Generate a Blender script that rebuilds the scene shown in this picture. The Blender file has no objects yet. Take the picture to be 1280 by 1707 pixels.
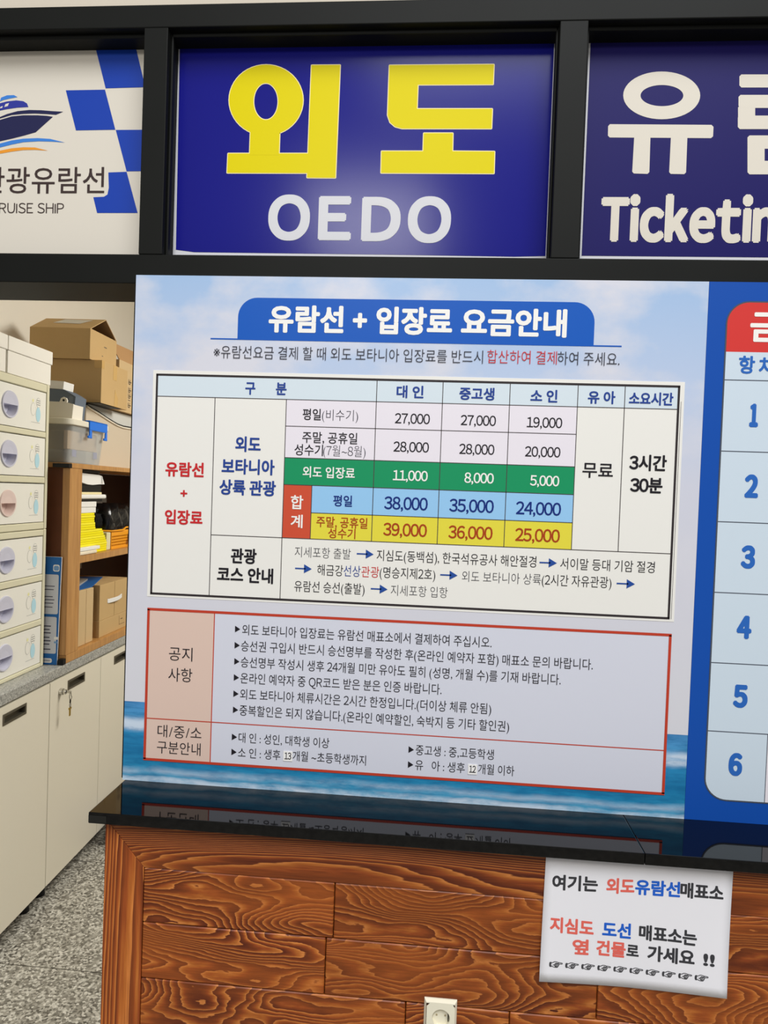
import bpy, math, random
from math import sin, cos, pi, radians as R

# ---------------------------------------------------------------- camera, light, exposure
SC = bpy.context.scene
COL = SC.collection
YAW, PITCH, ROLL, FOC = 0.0807331952747408, 0.02507010224173034, 0.0359013578419447, 1200.0
EYE = (0.0, -1.140381730786841, 1.45)

def _mm(A, B): return [[sum(A[i][k] * B[k][j] for k in range(3)) for j in range(3)] for i in range(3)]
_cy, _sy, _cp, _sp, _cr, _sr = cos(YAW), sin(YAW), cos(PITCH), sin(PITCH), cos(ROLL), sin(ROLL)
_RM = _mm([[_cr, -_sr, 0], [_sr, _cr, 0], [0, 0, 1]], _mm([[1, 0, 0], [0, _cp, -_sp], [0, _sp, _cp]], [[_cy, 0, _sy], [0, 1, 0], [-_sy, 0, _cy]]))

def ray(x, y):
    c = ((x - 640) / FOC, (y - 853.5) / FOC, 1.0)
    d = [sum(_RM[k][i] * c[k] for k in range(3)) for i in range(3)]
    return (d[0], d[2], -d[1])

def at(x, y, Y):
    """point of the photo -> (X, Z) on the upright plane at depth Y"""
    d = ray(x, y); t = (Y - EYE[1]) / d[1]
    return (EYE[0] + d[0] * t, EYE[2] + d[2] * t)

from mathutils import Matrix, Vector
def _axis(c):
    d = [sum(_RM[k][i] * c[k] for k in range(3)) for i in range(3)]
    return Vector((d[0], d[2], -d[1]))
cam = bpy.data.cameras.new('camera'); camo = bpy.data.objects.new('camera', cam); COL.objects.link(camo)
cam.sensor_fit = 'VERTICAL'; cam.sensor_height = 24.0; cam.lens = 24.0 * FOC / 1707.0; cam.clip_start = 0.02
_m = Matrix((_axis((1, 0, 0)), _axis((0, -1, 0)), -_axis((0, 0, 1)))).transposed().to_4x4()
_m.translation = Vector(EYE); camo.matrix_world = _m
SC.camera = camo

w = bpy.data.worlds.new('world'); SC.world = w; w.use_nodes = True
w.node_tree.nodes['Background'].inputs[0].default_value = (1.0, 0.985, 0.96, 1)
w.node_tree.nodes['Background'].inputs[1].default_value = 0.33

def area(name, loc, target, sx, sy, power, color=(1, 1, 1)):
    l = bpy.data.lights.new(name, 'AREA'); l.shape = 'RECTANGLE'; l.size = sx; l.size_y = sy
    l.energy = power; l.color = color
    o = bpy.data.objects.new(name, l); COL.objects.link(o); o.location = loc
    o.rotation_euler = (Vector(target) - Vector(loc)).to_track_quat('-Z', 'Y').to_euler()
    return o
area('hall_ceiling_lamp', (-0.42, -2.45, 2.80), (-0.42, -1.6, 0.6), 0.6, 0.6, 26, (1, 0.97, 0.93))
area('hall_daylight', (0.9, -2.8, 4.9), (0.0, 0.0, 1.1), 3.4, 2.0, 190, (0.96, 0.98, 1.0))
area('office_ceiling_lamp', (0.15, 1.9, 2.68), (-0.75, 1.7, 0.0), 0.8, 1.8, 92, (1, 0.97, 0.90))

SC.view_settings.view_transform = 'Standard'; SC.view_settings.look = 'None'
SC.view_settings.gamma = 1.0; SC.view_settings.use_curve_mapping = False
SC.view_settings.exposure = 0.0

# ---------------------------------------------------------------- materials
def srgb(r, g, b):
    f = lambda c: (c / 255 / 12.92) if c / 255 <= 0.04045 else ((c / 255 + 0.055) / 1.055) ** 2.4
    return (f(r), f(g), f(b), 1.0)

MATS = {}
def mat(name, col, rough=0.5, metal=0.0, spec=0.2, noise=0.0, nscale=30.0, bump=0.0, bscale=200.0):
    """plain procedural surface: a base colour with slight mottling and an optional fine bump"""
    if name in MATS: return MATS[name]
    m = bpy.data.materials.new(name); m.use_nodes = True; nt = m.node_tree; b = nt.nodes['Principled BSDF']
    b.inputs['Roughness'].default_value = rough; b.inputs['Metallic'].default_value = metal
    b.inputs['Specular IOR Level'].default_value = spec
    b.inputs['Base Color'].default_value = col
    tc = nt.nodes.new('ShaderNodeTexCoord')
    if noise:
        n = nt.nodes.new('ShaderNodeTexNoise'); n.inputs['Scale'].default_value = nscale; n.inputs['Detail'].default_value = 4
        nt.links.new(tc.outputs['Object'], n.inputs['Vector'])
        mx = nt.nodes.new('ShaderNodeMix'); mx.data_type = 'RGBA'
        mx.inputs[6].default_value = tuple(c * (1 - noise) for c in col[:3]) + (1,)
        mx.inputs[7].default_value = tuple(min(1, c * (1 + noise)) for c in col[:3]) + (1,)
        nt.links.new(n.outputs['Fac'], mx.inputs[0]); nt.links.new(mx.outputs[2], b.inputs['Base Color'])
    if bump:
        n2 = nt.nodes.new('ShaderNodeTexNoise'); n2.inputs['Scale'].default_value = bscale
        nt.links.new(tc.outputs['Object'], n2.inputs['Vector'])
        bp = nt.nodes.new('ShaderNodeBump'); bp.inputs['Strength'].default_value = bump; bp.inputs['Distance'].default_value = 0.002
        nt.links.new(n2.outputs['Fac'], bp.inputs['Height']); nt.links.new(bp.outputs['Normal'], b.inputs['Normal'])
    MATS[name] = m
    return m

def ramp(nt, stops, interp='LINEAR'):
    r = nt.nodes.new('ShaderNodeValToRGB'); r.color_ramp.interpolation = interp
    e = r.color_ramp.elements
    while len(e) < len(stops): e.new(0.5)
    for i, (p, c) in enumerate(stops): e[i].position = p; e[i].color = c
    return r

def wood_material(name, vertical=False, straight=False):
    """scorched, brushed pine: contour lines of a stretched noise field give the flat-sawn figure"""
    m = bpy.data.materials.new(name); m.use_nodes = True; nt = m.node_tree; L = nt.links.new; b = nt.nodes['Principled BSDF']
    N = nt.nodes.new
    tc = N('ShaderNodeTexCoord'); at_ = N('ShaderNodeAttribute'); at_.attribute_name = 'plank'
    mul = N('ShaderNodeVectorMath'); mul.operation = 'MULTIPLY'; mul.inputs[1].default_value = (17.3, 9.1, 23.7)
    L(at_.outputs['Color'], mul.inputs[0])
    add = N('ShaderNodeVectorMath'); L(tc.outputs['Object'], add.inputs[0]); L(mul.outputs[0], add.inputs[1])
    mp = N('ShaderNodeMapping'); mp.inputs['Scale'].default_value = (((9.5, 3.0, 0.4) if straight else (13.0, 3.0, 2.0)) if vertical else ((0.8, 3.0, 9.0) if straight else (3.2, 3.0, 11.0)))
    L(add.outputs[0], mp.inputs['Vector'])
    warp = N('ShaderNodeTexNoise'); warp.inputs['Scale'].default_value = 6.0; warp.inputs['Detail'].default_value = 4
    L(mp.outputs[0], warp.inputs['Vector'])
    n1 = N('ShaderNodeTexNoise'); n1.inputs['Scale'].default_value = 1.0; n1.inputs['Detail'].default_value = 1.6; n1.inputs['Roughness'].default_value = 0.4
    L(mp.outputs[0], n1.inputs['Vector'])
    a1 = N('ShaderNodeMath'); a1.operation = 'MULTIPLY_ADD'; L(warp.outputs['Fac'], a1.inputs[0]); a1.inputs[1].default_value = 0.05; L(n1.outputs['Fac'], a1.inputs[2])
    fr = N('ShaderNodeMath'); fr.operation = 'MULTIPLY'; L(a1.outputs[0], fr.inputs[0]); fr.inputs[1].default_value = 44.0 if straight else 36.0
    fc = N('ShaderNodeMath'); fc.operation = 'FRACT'; L(fr.outputs[0], fc.inputs[0])
    dark, mid, lite = srgb(88, 34, 13), srgb(138, 64, 25), srgb(202, 126, 62)
    rp = ramp(nt, [(0.0, lite), (0.16, srgb(168, 96, 38)), (0.38, mid), (0.56, srgb(112, 50, 17)), (0.85, dark), (0.95, dark), (1.0, lite)])
    L(fc.outputs[0], rp.inputs[0])
    # broad fields where the scorching is stronger or weaker
    n2 = N('ShaderNodeTexNoise'); n2.inputs['Scale'].default_value = 1.3; n2.inputs['Detail'].default_value = 2
    L(mp.outputs[0], n2.inputs['Vector'])
    r2 = ramp(nt, [(0.36, (0, 0, 0, 1)), (0.66, (1, 1, 1, 1))]); L(n2.outputs['Fac'], r2.inputs[0])
    mx = N('ShaderNodeMix'); mx.data_type = 'RGBA'
    f2 = N('ShaderNodeMath'); f2.operation = 'MULTIPLY'; L(r2.outputs[0], f2.inputs[0]); f2.inputs[1].default_value = 0.55
    L(f2.outputs[0], mx.inputs[0]); L(rp.outputs[0], mx.inputs[6]); mx.inputs[7].default_value = srgb(164, 86, 30)
    # fine fibre
    mp2 = N('ShaderNodeMapping'); mp2.inputs['Scale'].default_value = (900, 60, 40) if vertical else (40, 60, 900)
    L(add.outputs[0], mp2.inputs['Vector'])
    n3 = N('ShaderNodeTexNoise'); n3.inputs['Scale'].default_value = 0.6; L(mp2.outputs[0], n3.inputs['Vector'])
    mx2 = N('ShaderNodeMix'); mx2.data_type = 'RGBA'; mx2.blend_type = 'MULTIPLY'; mx2.inputs[0].default_value = 0.35
    L(mx.outputs[2], mx2.inputs[6])
    r3 = ramp(nt, [(0.3, (0.55, 0.5, 0.5, 1)), (0.6, (1.15, 1.15, 1.15, 1))]); L(n3.outputs['Fac'], r3.inputs[0]); L(r3.outputs[0], mx2.inputs[7])
    sep = N('ShaderNodeSeparateXYZ'); L(at_.outputs['Color'], sep.inputs[0])
    tone = N('ShaderNodeMapRange'); tone.inputs[3].default_value = 0.78; tone.inputs[4].default_value = 1.28; L(sep.outputs[1], tone.inputs[0])
    hsv = N('ShaderNodeHueSaturation'); L(tone.outputs[0], hsv.inputs['Value']); L(mx2.outputs[2], hsv.inputs['Color'])
    L(hsv.outputs[0], b.inputs['Base Color'])
    bp = N('ShaderNodeBump'); bp.inputs['Strength'].default_value = 0.5; bp.inputs['Distance'].default_value = 0.0015
    L(fc.outputs[0], bp.inputs['Height']); L(bp.outputs[0], b.inputs['Normal'])
    b.inputs['Roughness'].default_value = 0.45; b.inputs['Specular IOR Level'].default_value = 0.35
    return m

def sea_print_material():
    """the printed seaside picture: sky, clouds, horizon, surf (design of the print, in board coordinates)"""
    m = bpy.data.materials.new('seaside_print'); m.use_nodes = True; nt = m.node_tree; L = nt.links.new; N = nt.nodes.new
    b = nt.nodes['Principled BSDF']
    tc = N('ShaderNodeTexCoord'); sp = N('ShaderNodeSeparateXYZ'); L(tc.outputs['Object'], sp.inputs[0])
    def noise(scale, detail, sx=1, sz=1, rough=0.5):
        mp = N('ShaderNodeMapping'); mp.inputs['Scale'].default_value = (sx, 1, sz); L(tc.outputs['Object'], mp.inputs['Vector'])
        n = N('ShaderNodeTexNoise'); n.inputs['Scale'].default_value = scale; n.inputs['Detail'].default_value = detail; n.inputs['Roughness'].default_value = rough
        L(mp.outputs[0], n.inputs['Vector']); return n.outputs['Fac']
    def math(op, a, bb, c=None):
        n = N('ShaderNodeMath'); n.operation = op
        for i, v in enumerate((a, bb, c)):
            if v is None: continue
            if isinstance(v, (int, float)): n.inputs[i].default_value = v
            else: L(v, n.inputs[i])
        return n.outputs[0]
    def mix(f, a, bb):
        n = N('ShaderNodeMix'); n.data_type = 'RGBA'
        for i, v in ((0, f), (6, a), (7, bb)):
            if isinstance(v, (tuple, float, int)): n.inputs[i].default_value = v
            else: L(v, n.inputs[i])
        return n.outputs[2]
    z = sp.outputs['Z']                                   # 0 at the board's foot, 0.83 at its top
    t = math('DIVIDE', z, 0.83)
    sky = ramp(nt, [(0.22, srgb(210, 210, 217)), (0.42, srgb(206, 206, 216)), (0.62, srgb(202, 204, 217)), (0.8, srgb(182, 197, 223)), (1.0, srgb(156, 184, 219))])
    L(t, sky.inputs[0])
    cl = ramp(nt, [(0.44, (0, 0, 0, 1)), (0.60, (1, 1, 1, 1))]); L(noise(4.2, 7, 1.0, 1.5, 0.55), cl.inputs[0])
    high = ramp(nt, [(0.30, (0.25, 0.25, 0.25, 1)), (0.8, (0.9, 0.9, 0.9, 1))]); L(t, high.inputs[0])
    skyc = mix(math('MULTIPLY', cl.outputs[0], high.outputs[0]), sky.outputs[0], srgb(212, 211, 219))
    wob = math('MULTIPLY_ADD', noise(7, 5, 0.6, 1.0, 0.6), 0.036, -0.018)
    tz = math('ADD', t, wob)
    sea = ramp(nt, [(0.0, srgb(74, 160, 198)), (0.03, srgb(40, 136, 180)), (0.06, srgb(26, 116, 164)), (0.10, srgb(40, 134, 184)), (0.13, srgb(74, 150, 200)), (0.165, srgb(72, 132, 190))])
    L(tz, sea.inputs[0])
    rip = ramp(nt, [(0.42, (0, 0, 0, 1)), (0.60, (1, 1, 1, 1))]); L(noise(26, 7, 0.7, 4.5, 0.62), rip.inputs[0])
    seac = mix(math('MULTIPLY', rip.outputs[0], 0.5), sea.outputs[0], srgb(14, 92, 140))
    foam = ramp(nt, [(0.0, (.9, .9, .9, 1)), (0.006, (.8, .8, .8, 1)), (0.012, (0, 0, 0, 1)), (0.02, (.5, .5, .5, 1)), (0.03, (0, 0, 0, 1)), (0.100, (0, 0, 0, 1)), (0.108, (.85, .85, .85, 1)), (0.120, (.9, .9, .9, 1)), (0.130, (0, 0, 0, 1))])
    L(tz, foam.inputs[0])
    fm = ramp(nt, [(0.36, (0, 0, 0, 1)), (0.56, (1, 1, 1, 1))]); L(noise(10, 8, 0.8, 2.5, 0.66), fm.inputs[0])
    seac = mix(math('MULTIPLY', foam.outputs[0], fm.outputs[0]), seac, srgb(208, 220, 234))
    hor = math('GREATER_THAN', t, 0.158)
    L(mix(hor, seac, skyc), b.inputs['Base Color'])
    b.inputs['Roughness'].default_value = 0.38; b.inputs['Specular IOR Level'].default_value = 0.3
    return m

def terrazzo_material():
    m = bpy.data.materials.new('terrazzo'); m.use_nodes = True; nt = m.node_tree; L = nt.links.new; N = nt.nodes.new; b = nt.nodes['Principled BSDF']
    tc = N('ShaderNodeTexCoord')
    v = N('ShaderNodeTexVoronoi'); v.inputs['Scale'].default_value = 150; L(tc.outputs['Object'], v.inputs['Vector'])
    sx = N('ShaderNodeSeparateXYZ'); L(v.outputs['Color'], sx.inputs[0])
    r = ramp(nt, [(0.0, srgb(76, 72, 64)), (0.2, srgb(112, 108, 98)), (0.5, srgb(146, 142, 130)), (0.8, srgb(182, 178, 166)), (1.0, srgb(206, 202, 190))])
    L(sx.outputs[0], r.inputs[0])
    br = N('ShaderNodeTexBrick'); br.offset = 0.0
    mp = N('ShaderNodeMapping'); mp.inputs['Location'].default_value = (0.22, 0.31, 0); L(tc.outputs['Object'], mp.inputs['Vector']); L(mp.outputs[0], br.inputs['Vector'])
    br.inputs['Scale'].default_value = 1.0; br.inputs['Brick Width'].default_value = 0.6; br.inputs['Row Height'].default_value = 0.6; br.inputs['Mortar Size'].default_value = 0.0022
    br.inputs['Color1'].default_value = (1, 1, 1, 1); br.inputs['Color2'].default_value = (1, 1, 1, 1); br.inputs['Mortar'].default_value = (0.25, 0.24, 0.22, 1)
    mx = N('ShaderNodeMix'); mx.data_type = 'RGBA'; mx.blend_type = 'MULTIPLY'; mx.inputs[0].default_value = 1
    L(r.outputs[0], mx.inputs[6]); L(br.outputs['Color'], mx.inputs[7]); L(mx.outputs[2], b.inputs['Base Color'])
    b.inputs['Roughness'].default_value = 0.35
    return m

def speckle_material():
    m = bpy.data.materials.new('speckled_laminate'); m.use_nodes = True; nt = m.node_tree; L = nt.links.new; N = nt.nodes.new; b = nt.nodes['Principled BSDF']
    tc = N('ShaderNodeTexCoord'); n = N('ShaderNodeTexNoise'); n.inputs['Scale'].default_value = 260; n.inputs['Detail'].default_value = 3; L(tc.outputs['Object'], n.inputs['Vector'])
    r = ramp(nt, [(0.35, srgb(112, 112, 108)), (0.5, srgb(162, 162, 156)), (0.68, srgb(200, 198, 190))]); L(n.outputs['Fac'], r.inputs[0])
    L(r.outputs[0], b.inputs['Base Color']); b.inputs['Roughness'].default_value = 0.35
    return m

def clear_plastic():
    m = bpy.data.materials.new('clear_plastic'); m.use_nodes = True; nt = m.node_tree; L = nt.links.new; N = nt.nodes.new
    b = nt.nodes['Principled BSDF']; b.inputs['Base Color'].default_value = srgb(214, 216, 214); b.inputs['Roughness'].default_value = 0.25
    tr = N('ShaderNodeBsdfTransparent'); tr.inputs[0].default_value = (0.93, 0.94, 0.94, 1)
    lw = N('ShaderNodeLayerWeight'); lw.inputs[0].default_value = 0.35
    mp = N('ShaderNodeMapRange'); mp.inputs[3].default_value = 0.13; mp.inputs[4].default_value = 0.55; L(lw.outputs['Facing'], mp.inputs[0])
    mx = N('ShaderNodeMixShader'); L(mp.outputs[0], mx.inputs[0]); L(tr.outputs[0], mx.inputs[1]); L(b.outputs[0], mx.inputs[2])
    L(mx.outputs[0], nt.nodes['Material Output'].inputs[0])
    return m

BLACK_ALU = mat('black_aluminium', srgb(20, 21, 19), 0.5, 0, 0.12, 0.25, 6)
GRANITE = mat('black_granite', srgb(6, 6, 7), 0.04, 0, 0.32, 0.3, 300)
WHITE_PRINT = mat('white_print', srgb(236, 234, 229), 0.45, 0, 0.25)
WALL = mat('cream_wall_paint', srgb(236, 229, 214), 0.8, 0, 0.3, 0.03, 4, 0.1, 120)

# ---------------------------------------------------------------- mesh building
FA, FO = 0.0327, (-1.31, 1.2, 0.0)          # the office furniture stands 1.9 degrees off the counter's square
BASE = {}                                   # object name -> base point its meshes are written relative to
def place(o, loc, frame):
    if frame == 'F':
        o.location = (FO[0] + loc[0] * cos(FA) - loc[1] * sin(FA), FO[1] + loc[0] * sin(FA) + loc[1] * cos(FA), loc[2])
        o.rotation_euler = (0, 0, FA)
    else: o.location = loc
    BASE[o.name] = tuple(loc)

def tag(o, label, cat, group=None):
    o['label'] = label; o['category'] = cat
    if group: o['group'] = group
    return o

def thing(name, label, cat, loc=(0, 0, 0), frame='W', group=None):
    o = bpy.data.objects.new(name, None); COL.objects.link(o); o.empty_display_size = 0.05
    place(o, loc, frame); return tag(o, label, cat, group)

class MB:
    def __init__(s): s.v, s.f, s.m, s.a = [], [], [], []
    def face(s, pts, m=0, a=0.0):
        i = len(s.v); s.v += [tuple(p) for p in pts]; s.f.append(tuple(range(i, i + len(pts)))); s.m.append(m); s.a.append(a)
    def mesh(s, vs, fs, m=0, a=0.0):
        i = len(s.v); s.v += [tuple(p) for p in vs]
        for f in fs: s.f.append(tuple(i + k for k in f)); s.m.append(m); s.a.append(a)
    def box(s, x0, x1, y0, y1, z0, z1, m=0, a=0.0):
        v = [(x0, y0, z0), (x1, y0, z0), (x1, y1, z0), (x0, y1, z0), (x0, y0, z1), (x1, y0, z1), (x1, y1, z1), (x0, y1, z1)]
        s.mesh(v, [(0, 3, 2, 1), (4, 5, 6, 7), (0, 1, 5, 4), (1, 2, 6, 5), (2, 3, 7, 6), (3, 0, 4, 7)], m, a)
    def prism(s, pts, axis, a0, a1, m=0):
        """outline extruded along an axis; pts are the two other coordinates in xyz order"""
        def P(p, c): return {'x': (c, p[0], p[1]), 'y': (p[0], c, p[1]), 'z': (p[0], p[1], c)}[axis]
        n = len(pts); v = [P(p, a0) for p in pts] + [P(p, a1) for p in pts]
        s.mesh(v, [tuple(range(n - 1, -1, -1)), tuple(range(n, 2 * n))] + [(i, (i + 1) % n, n + (i + 1) % n, n + i) for i in range(n)], m)
    def cyl(s, c, r, axis, a0, a1, m=0, n=24, r1=None):
        r1 = r if r1 is None else r1
        def P(u, w, q): return {'x': (q, u, w), 'y': (u, q, w), 'z': (u, w, q)}[axis]
        v = [P(c[0] + r * cos(2 * pi * i / n), c[1] + r * sin(2 * pi * i / n), a0) for i in range(n)] + [P(c[0] + r1 * cos(2 * pi * i / n), c[1] + r1 * sin(2 * pi * i / n), a1) for i in range(n)]
        s.mesh(v, [tuple(range(n - 1, -1, -1)), tuple(range(n, 2 * n))] + [(i, (i + 1) % n, n + (i + 1) % n, n + i) for i in range(n)], m)
    def tube(s, path, r, m=0, n=8, closed=False):
        P = [Vector(p) for p in path]; k = len(P); rings = []
        for i, p in enumerate(P):
            a = P[(i - 1) % k] if (closed or i > 0) else p; b = P[(i + 1) % k] if (closed or i < k - 1) else p
            d = (b - a).normalized(); up = Vector((0, 0, 1)) if abs(d.z) < 0.9 else Vector((1, 0, 0))
            u = d.cross(up).normalized(); w = d.cross(u)
            rings.append([tuple(p + r * (cos(2 * pi * j / n) * u + sin(2 * pi * j / n) * w)) for j in range(n)])
        v = [q for g in rings for q in g]; f = []
        for i in range(k if closed else k - 1):
            o, q = i * n, ((i + 1) % k) * n
            f += [(o + j, o + (j + 1) % n, q + (j + 1) % n, q + j) for j in range(n)]
        if not closed: f += [tuple(range(n)), tuple(range((k - 1) * n, k * n))]
        s.mesh(v, f, m)
    # flat print on an upright plane facing the hall (-Y); layers are 0.2 mm apart
    def flat(s, pts, Y, m=0): s.face([(p[0], Y, p[1]) for p in pts], m)
    def flatbox(s, x0, x1, z0, z1, Y, m=0): s.flat([(x0, z0), (x1, z0), (x1, z1), (x0, z1)], Y, m)
    def ring(s, outer, inner, Y, m=0):
        n = len(outer)
        s.mesh([(p[0], Y, p[1]) for p in outer] + [(p[0], Y, p[1]) for p in inner], [(i, (i + 1) % n, n + (i + 1) % n, n + i) for i in range(n)], m)
    def build(s, name, mats, parent=None, loc=None, frame='W', bevel=0.0, smooth=False, seg=2, merge=False):
        base = BASE[parent.name] if parent is not None else tuple(loc or (0, 0, 0))
        me = bpy.data.meshes.new(name)
        me.from_pydata([(p[0] - base[0], p[1] - base[1], p[2] - base[2]) for p in s.v], [], s.f)
        mats = mats if isinstance(mats, (list, tuple)) else [mats]
        for m in mats: me.materials.append(m)
        me.polygons.foreach_set('material_index', s.m)
        if any(s.a):
            c = me.attributes.new('plank', 'FLOAT_COLOR', 'FACE')
            c.data.foreach_set('color', [q for a in s.a for q in (a, (a * 7.31) % 1, (a * 3.77) % 1, 1)])
        if smooth: me.polygons.foreach_set('use_smooth', [True] * len(s.f))
        me.update()
        o = bpy.data.objects.new(name, me); COL.objects.link(o)
        if parent is not None: o.parent = parent; BASE[o.name] = base
        else: place(o, base, frame)
        if merge:
            wl = o.modifiers.new('weld', 'WELD'); wl.merge_threshold = 1e-5
        if bevel:
            b = o.modifiers.new('bevel', 'BEVEL'); b.width = bevel; b.segments = seg; b.limit_method = 'ANGLE'; b.angle_limit = R(40)
        return o

def struct(o): o['kind'] = 'structure'; return o

# ---------------------------------------------------------------- lettering
_GL = {}
def outline(ch, off, res):
    """one character's outline from the built-in font as a flat mesh, em = 1"""
    k = (ch, off, res)
    if k not in _GL:
        c = bpy.data.curves.new('lettering', 'FONT'); c.body = ch; c.resolution_u = res; c.offset = off; c.fill_mode = 'FRONT'
        o = bpy.data.objects.new('lettering', c)
        me = o.to_mesh()
        _GL[k] = ([(v.co.x, v.co.y) for v in me.vertices], [tuple(p.vertices) for p in me.polygons])
        o.to_mesh_clear(); bpy.data.objects.remove(o); bpy.data.curves.remove(c)
    return _GL[k]
def glyphs(s, off=0.0, res=3):
    """a line of lettering, set character by character; Latin letters and digits take the full-width forms, set tight"""
    V, F, pen = [], [], 0.0
    for ch in s:
        if ch == ' ': pen += 0.25; continue
        wide = ch.isascii() and ch.isalnum() and ch != 'I'
        v, f = outline(chr(ord(ch) + 0xFEE0) if wide else ch, min(off, 0.0), res)
        x0, x1 = min(p[0] for p in v), max(p[0] for p in v)
        if ch.isdigit(): dx, adv = pen - 0.5 + 0.2775, 0.555
        elif wide: dx, adv = pen - x0 + 0.045 + off * .5, x1 - x0 + 0.09 + off
        elif hangul(ch): dx, adv = pen, 0.92
        else: dx, adv = pen - x0 + 0.045, x1 - x0 + 0.09
        i = len(V); V += [(p[0] + dx, p[1]) for p in v]; F += [tuple(i + q for q in g) for g in f]; pen += adv
    return V, F

def spread(off):
    """heavier strokes: the outline laid down again round a small circle"""
    if off <= 0: return [(0.0, 0.0)]
    k = 4 if off < 0.014 else 8
    return [(0.0, 0.0)] + [(off * cos(2 * pi * (i + .5) / k), off * sin(2 * pi * (i + .5) / k)) for i in range(k)]
def hangul(s): return any('\uac00' <= ch <= '\ud7a3' for ch in s)

def lettering(mb, s, p0, p1, size, Y, m, off=0.0, rot=0.0, fit=False, res=3):
    """p0, p1: (X, Z) of the left and right ends at mid-height; size: letter height in metres"""
    v, f = glyphs(s, off, res)
    xs = [p[0] for p in v]; x0, x1 = min(xs), max(xs)
    if fit:
        ys = [p[1] for p in v]; y0, y1 = min(ys), max(ys); em = size / (y1 - y0); mid = (y0 + y1) / 2
    elif hangul(s): em = size / 0.90; mid = 0.37
    else: em = size / 0.735; mid = 0.366
    g = max(off, 0.0) * em; sx = (p1[0] - p0[0] - 2 * g) / (x1 - x0)
    zc = (p0[1] + p1[1]) / 2
    for q, (gx, gz) in enumerate(spread(off)):
        mb.mesh([(p0[0] + g + (p[0] - x0) * sx + gx * em, Y - q * 0.00002, zc + (p[1] - mid) * em + gz * em) for p in v], f, m)

def arc(cx, cz, r, a0, a1, n=10, rz=None):
    rz = rz or r
    return [(cx + r * cos(R(a0 + (a1 - a0) * i / n)), cz + rz * sin(R(a0 + (a1 - a0) * i / n))) for i in range(n + 1)]
def rrect(x0, x1, z0, z1, r, n=6):
    return arc(x1 - r, z0 + r, r, -90, 0, n) + arc(x1 - r, z1 - r, r, 0, 90, n) + arc(x0 + r, z1 - r, r, 90, 180, n) + arc(x0 + r, z0 + r, r, 180, 270, n)
# ---------------------------------------------------------------- the setting
fl = MB(); fl.box(-2.6, 3.4, -5.0, 4.3, -0.05, 0.0)
struct(fl.build('floor', terrazzo_material()))
wl = MB(); wl.box(-0.585, -0.4855, -1.18, 3.0, 0.0, 2.75); struct(wl.build('wall_left', WALL, loc=(-0.5, 0, 0), frame='F'))
wb = MB(); wb.box(-2.3, 3.3, 4.2, 4.3, 0.0, 2.75); struct(wb.build('wall_back', WALL))
wr = MB(); wr.box(3.2, 3.3, 0.14, 4.2, 0.0, 2.75); struct(wr.build('wall_right', WALL))
ce = MB(); ce.box(-2.3, 3.3, 0.0, 4.3, 2.75, 2.8); struct(ce.build('ceiling', WALL))
wf = MB(); wf.box(-2.1, 3.2, 0.016, 0.12, 2.2275, 2.75); struct(wf.build('wall_front', mat('ceiling_shaded_wall_paint', srgb(202, 192, 176), 0.8, 0, 0.2, 0.03, 4)))  # paint coloured darker than the other walls for shading near the ceiling

# ---------------------------------------------------------------- black aluminium partition frame
FR0, FR1 = 0.0062, 0.124
PX = [(-0.5095, -0.4700), (0.1530, 0.1960), (0.8160, 0.8590)]
X_END0, X_END1 = -1.76, 1.50
frame = thing('partition_frame', 'black aluminium frame holding the row of signs above the price boards', 'frame', (-0.5, FR0, 0.9626))
b = MB(); b.box(X_END0, X_END1, FR0, FR1, 2.190, 2.2265)
b.box(X_END0, X_END1, 0.020, FR1, 2.1825, 2.190)
b.build('top_beam', BLACK_ALU, frame, bevel=0.0015)
b = MB(); b.box(X_END0, X_END1, FR0, FR1, 1.7790, 1.8262)
b.build('bottom_beam', BLACK_ALU, frame, bevel=0.0015)
for i, (x0, x1) in enumerate(PX):
    b = MB(); b.box(x0, x1, FR0 - 0.0006, FR1, 1.8264, 2.1895)
    b.box(x1, x1 + 0.004, 0.020, 0.030, 1.8264, 2.1895); b.box(x0 - 0.004, x0, 0.020, 0.030, 1.8264, 2.1895)
    b.build('post', BLACK_ALU, frame, bevel=0.0012)
b = MB(); b.box(-0.5146, -0.478, FR0 + 0.0003, 0.060, 0.9627, 1.7788)
b.build('post', BLACK_ALU, frame, bevel=0.001)
# glazing beads, a thin rail round each sign
for (x0, x1) in ((X_END0, PX[0][0]), (PX[0][1], PX[1][0]), (PX[1][1], PX[2][0])):
    b = MB(); b.box(x0 + 0.0045, x1 - 0.0045, 0.031, 0.0475, 2.1868, 2.1822 + 0.0002 + 0.0046)
    b.box(x0 + 0.0045, x1 - 0.0045, 0.034, 0.0475, 1.8264, 1.8350)
    b.build('glazing_bead', BLACK_ALU, frame)

# ---------------------------------------------------------------- the three signs
SY = 0.051
def S(x, y): return at(x, y, SY)
NAVY = mat('navy_sign_film', srgb(25, 26, 124), 0.19, 0, 0.17)
NAVY_B = mat('violet_navy_sign_film', srgb(32, 28, 92), 0.4, 0, 0.1)
YELLOW = mat('yellow_sign_film', srgb(216, 200, 6), 0.4, 0, 0.1)
PALE_EDGE = mat('pale_letter_edge', srgb(240, 226, 170), 0.5)
SIGN_WHITE = mat('white_sign_film', srgb(208, 208, 212), 0.4, 0, 0.1)
SIGN_CREAM = mat('cream_sign_film', srgb(214, 207, 194), 0.4, 0, 0.1)
ROYAL = mat('royal_blue_film', srgb(18, 60, 164), 0.4, 0, 0.3)
HULL = mat('hull_navy_film', srgb(28, 30, 72), 0.45, 0, 0.3)
CABIN = mat('cabin_blue_film', srgb(44, 52, 146), 0.45, 0, 0.3)
SKYBLUE = mat('sky_blue_film', srgb(58, 124, 206), 0.45, 0, 0.3)
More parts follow.
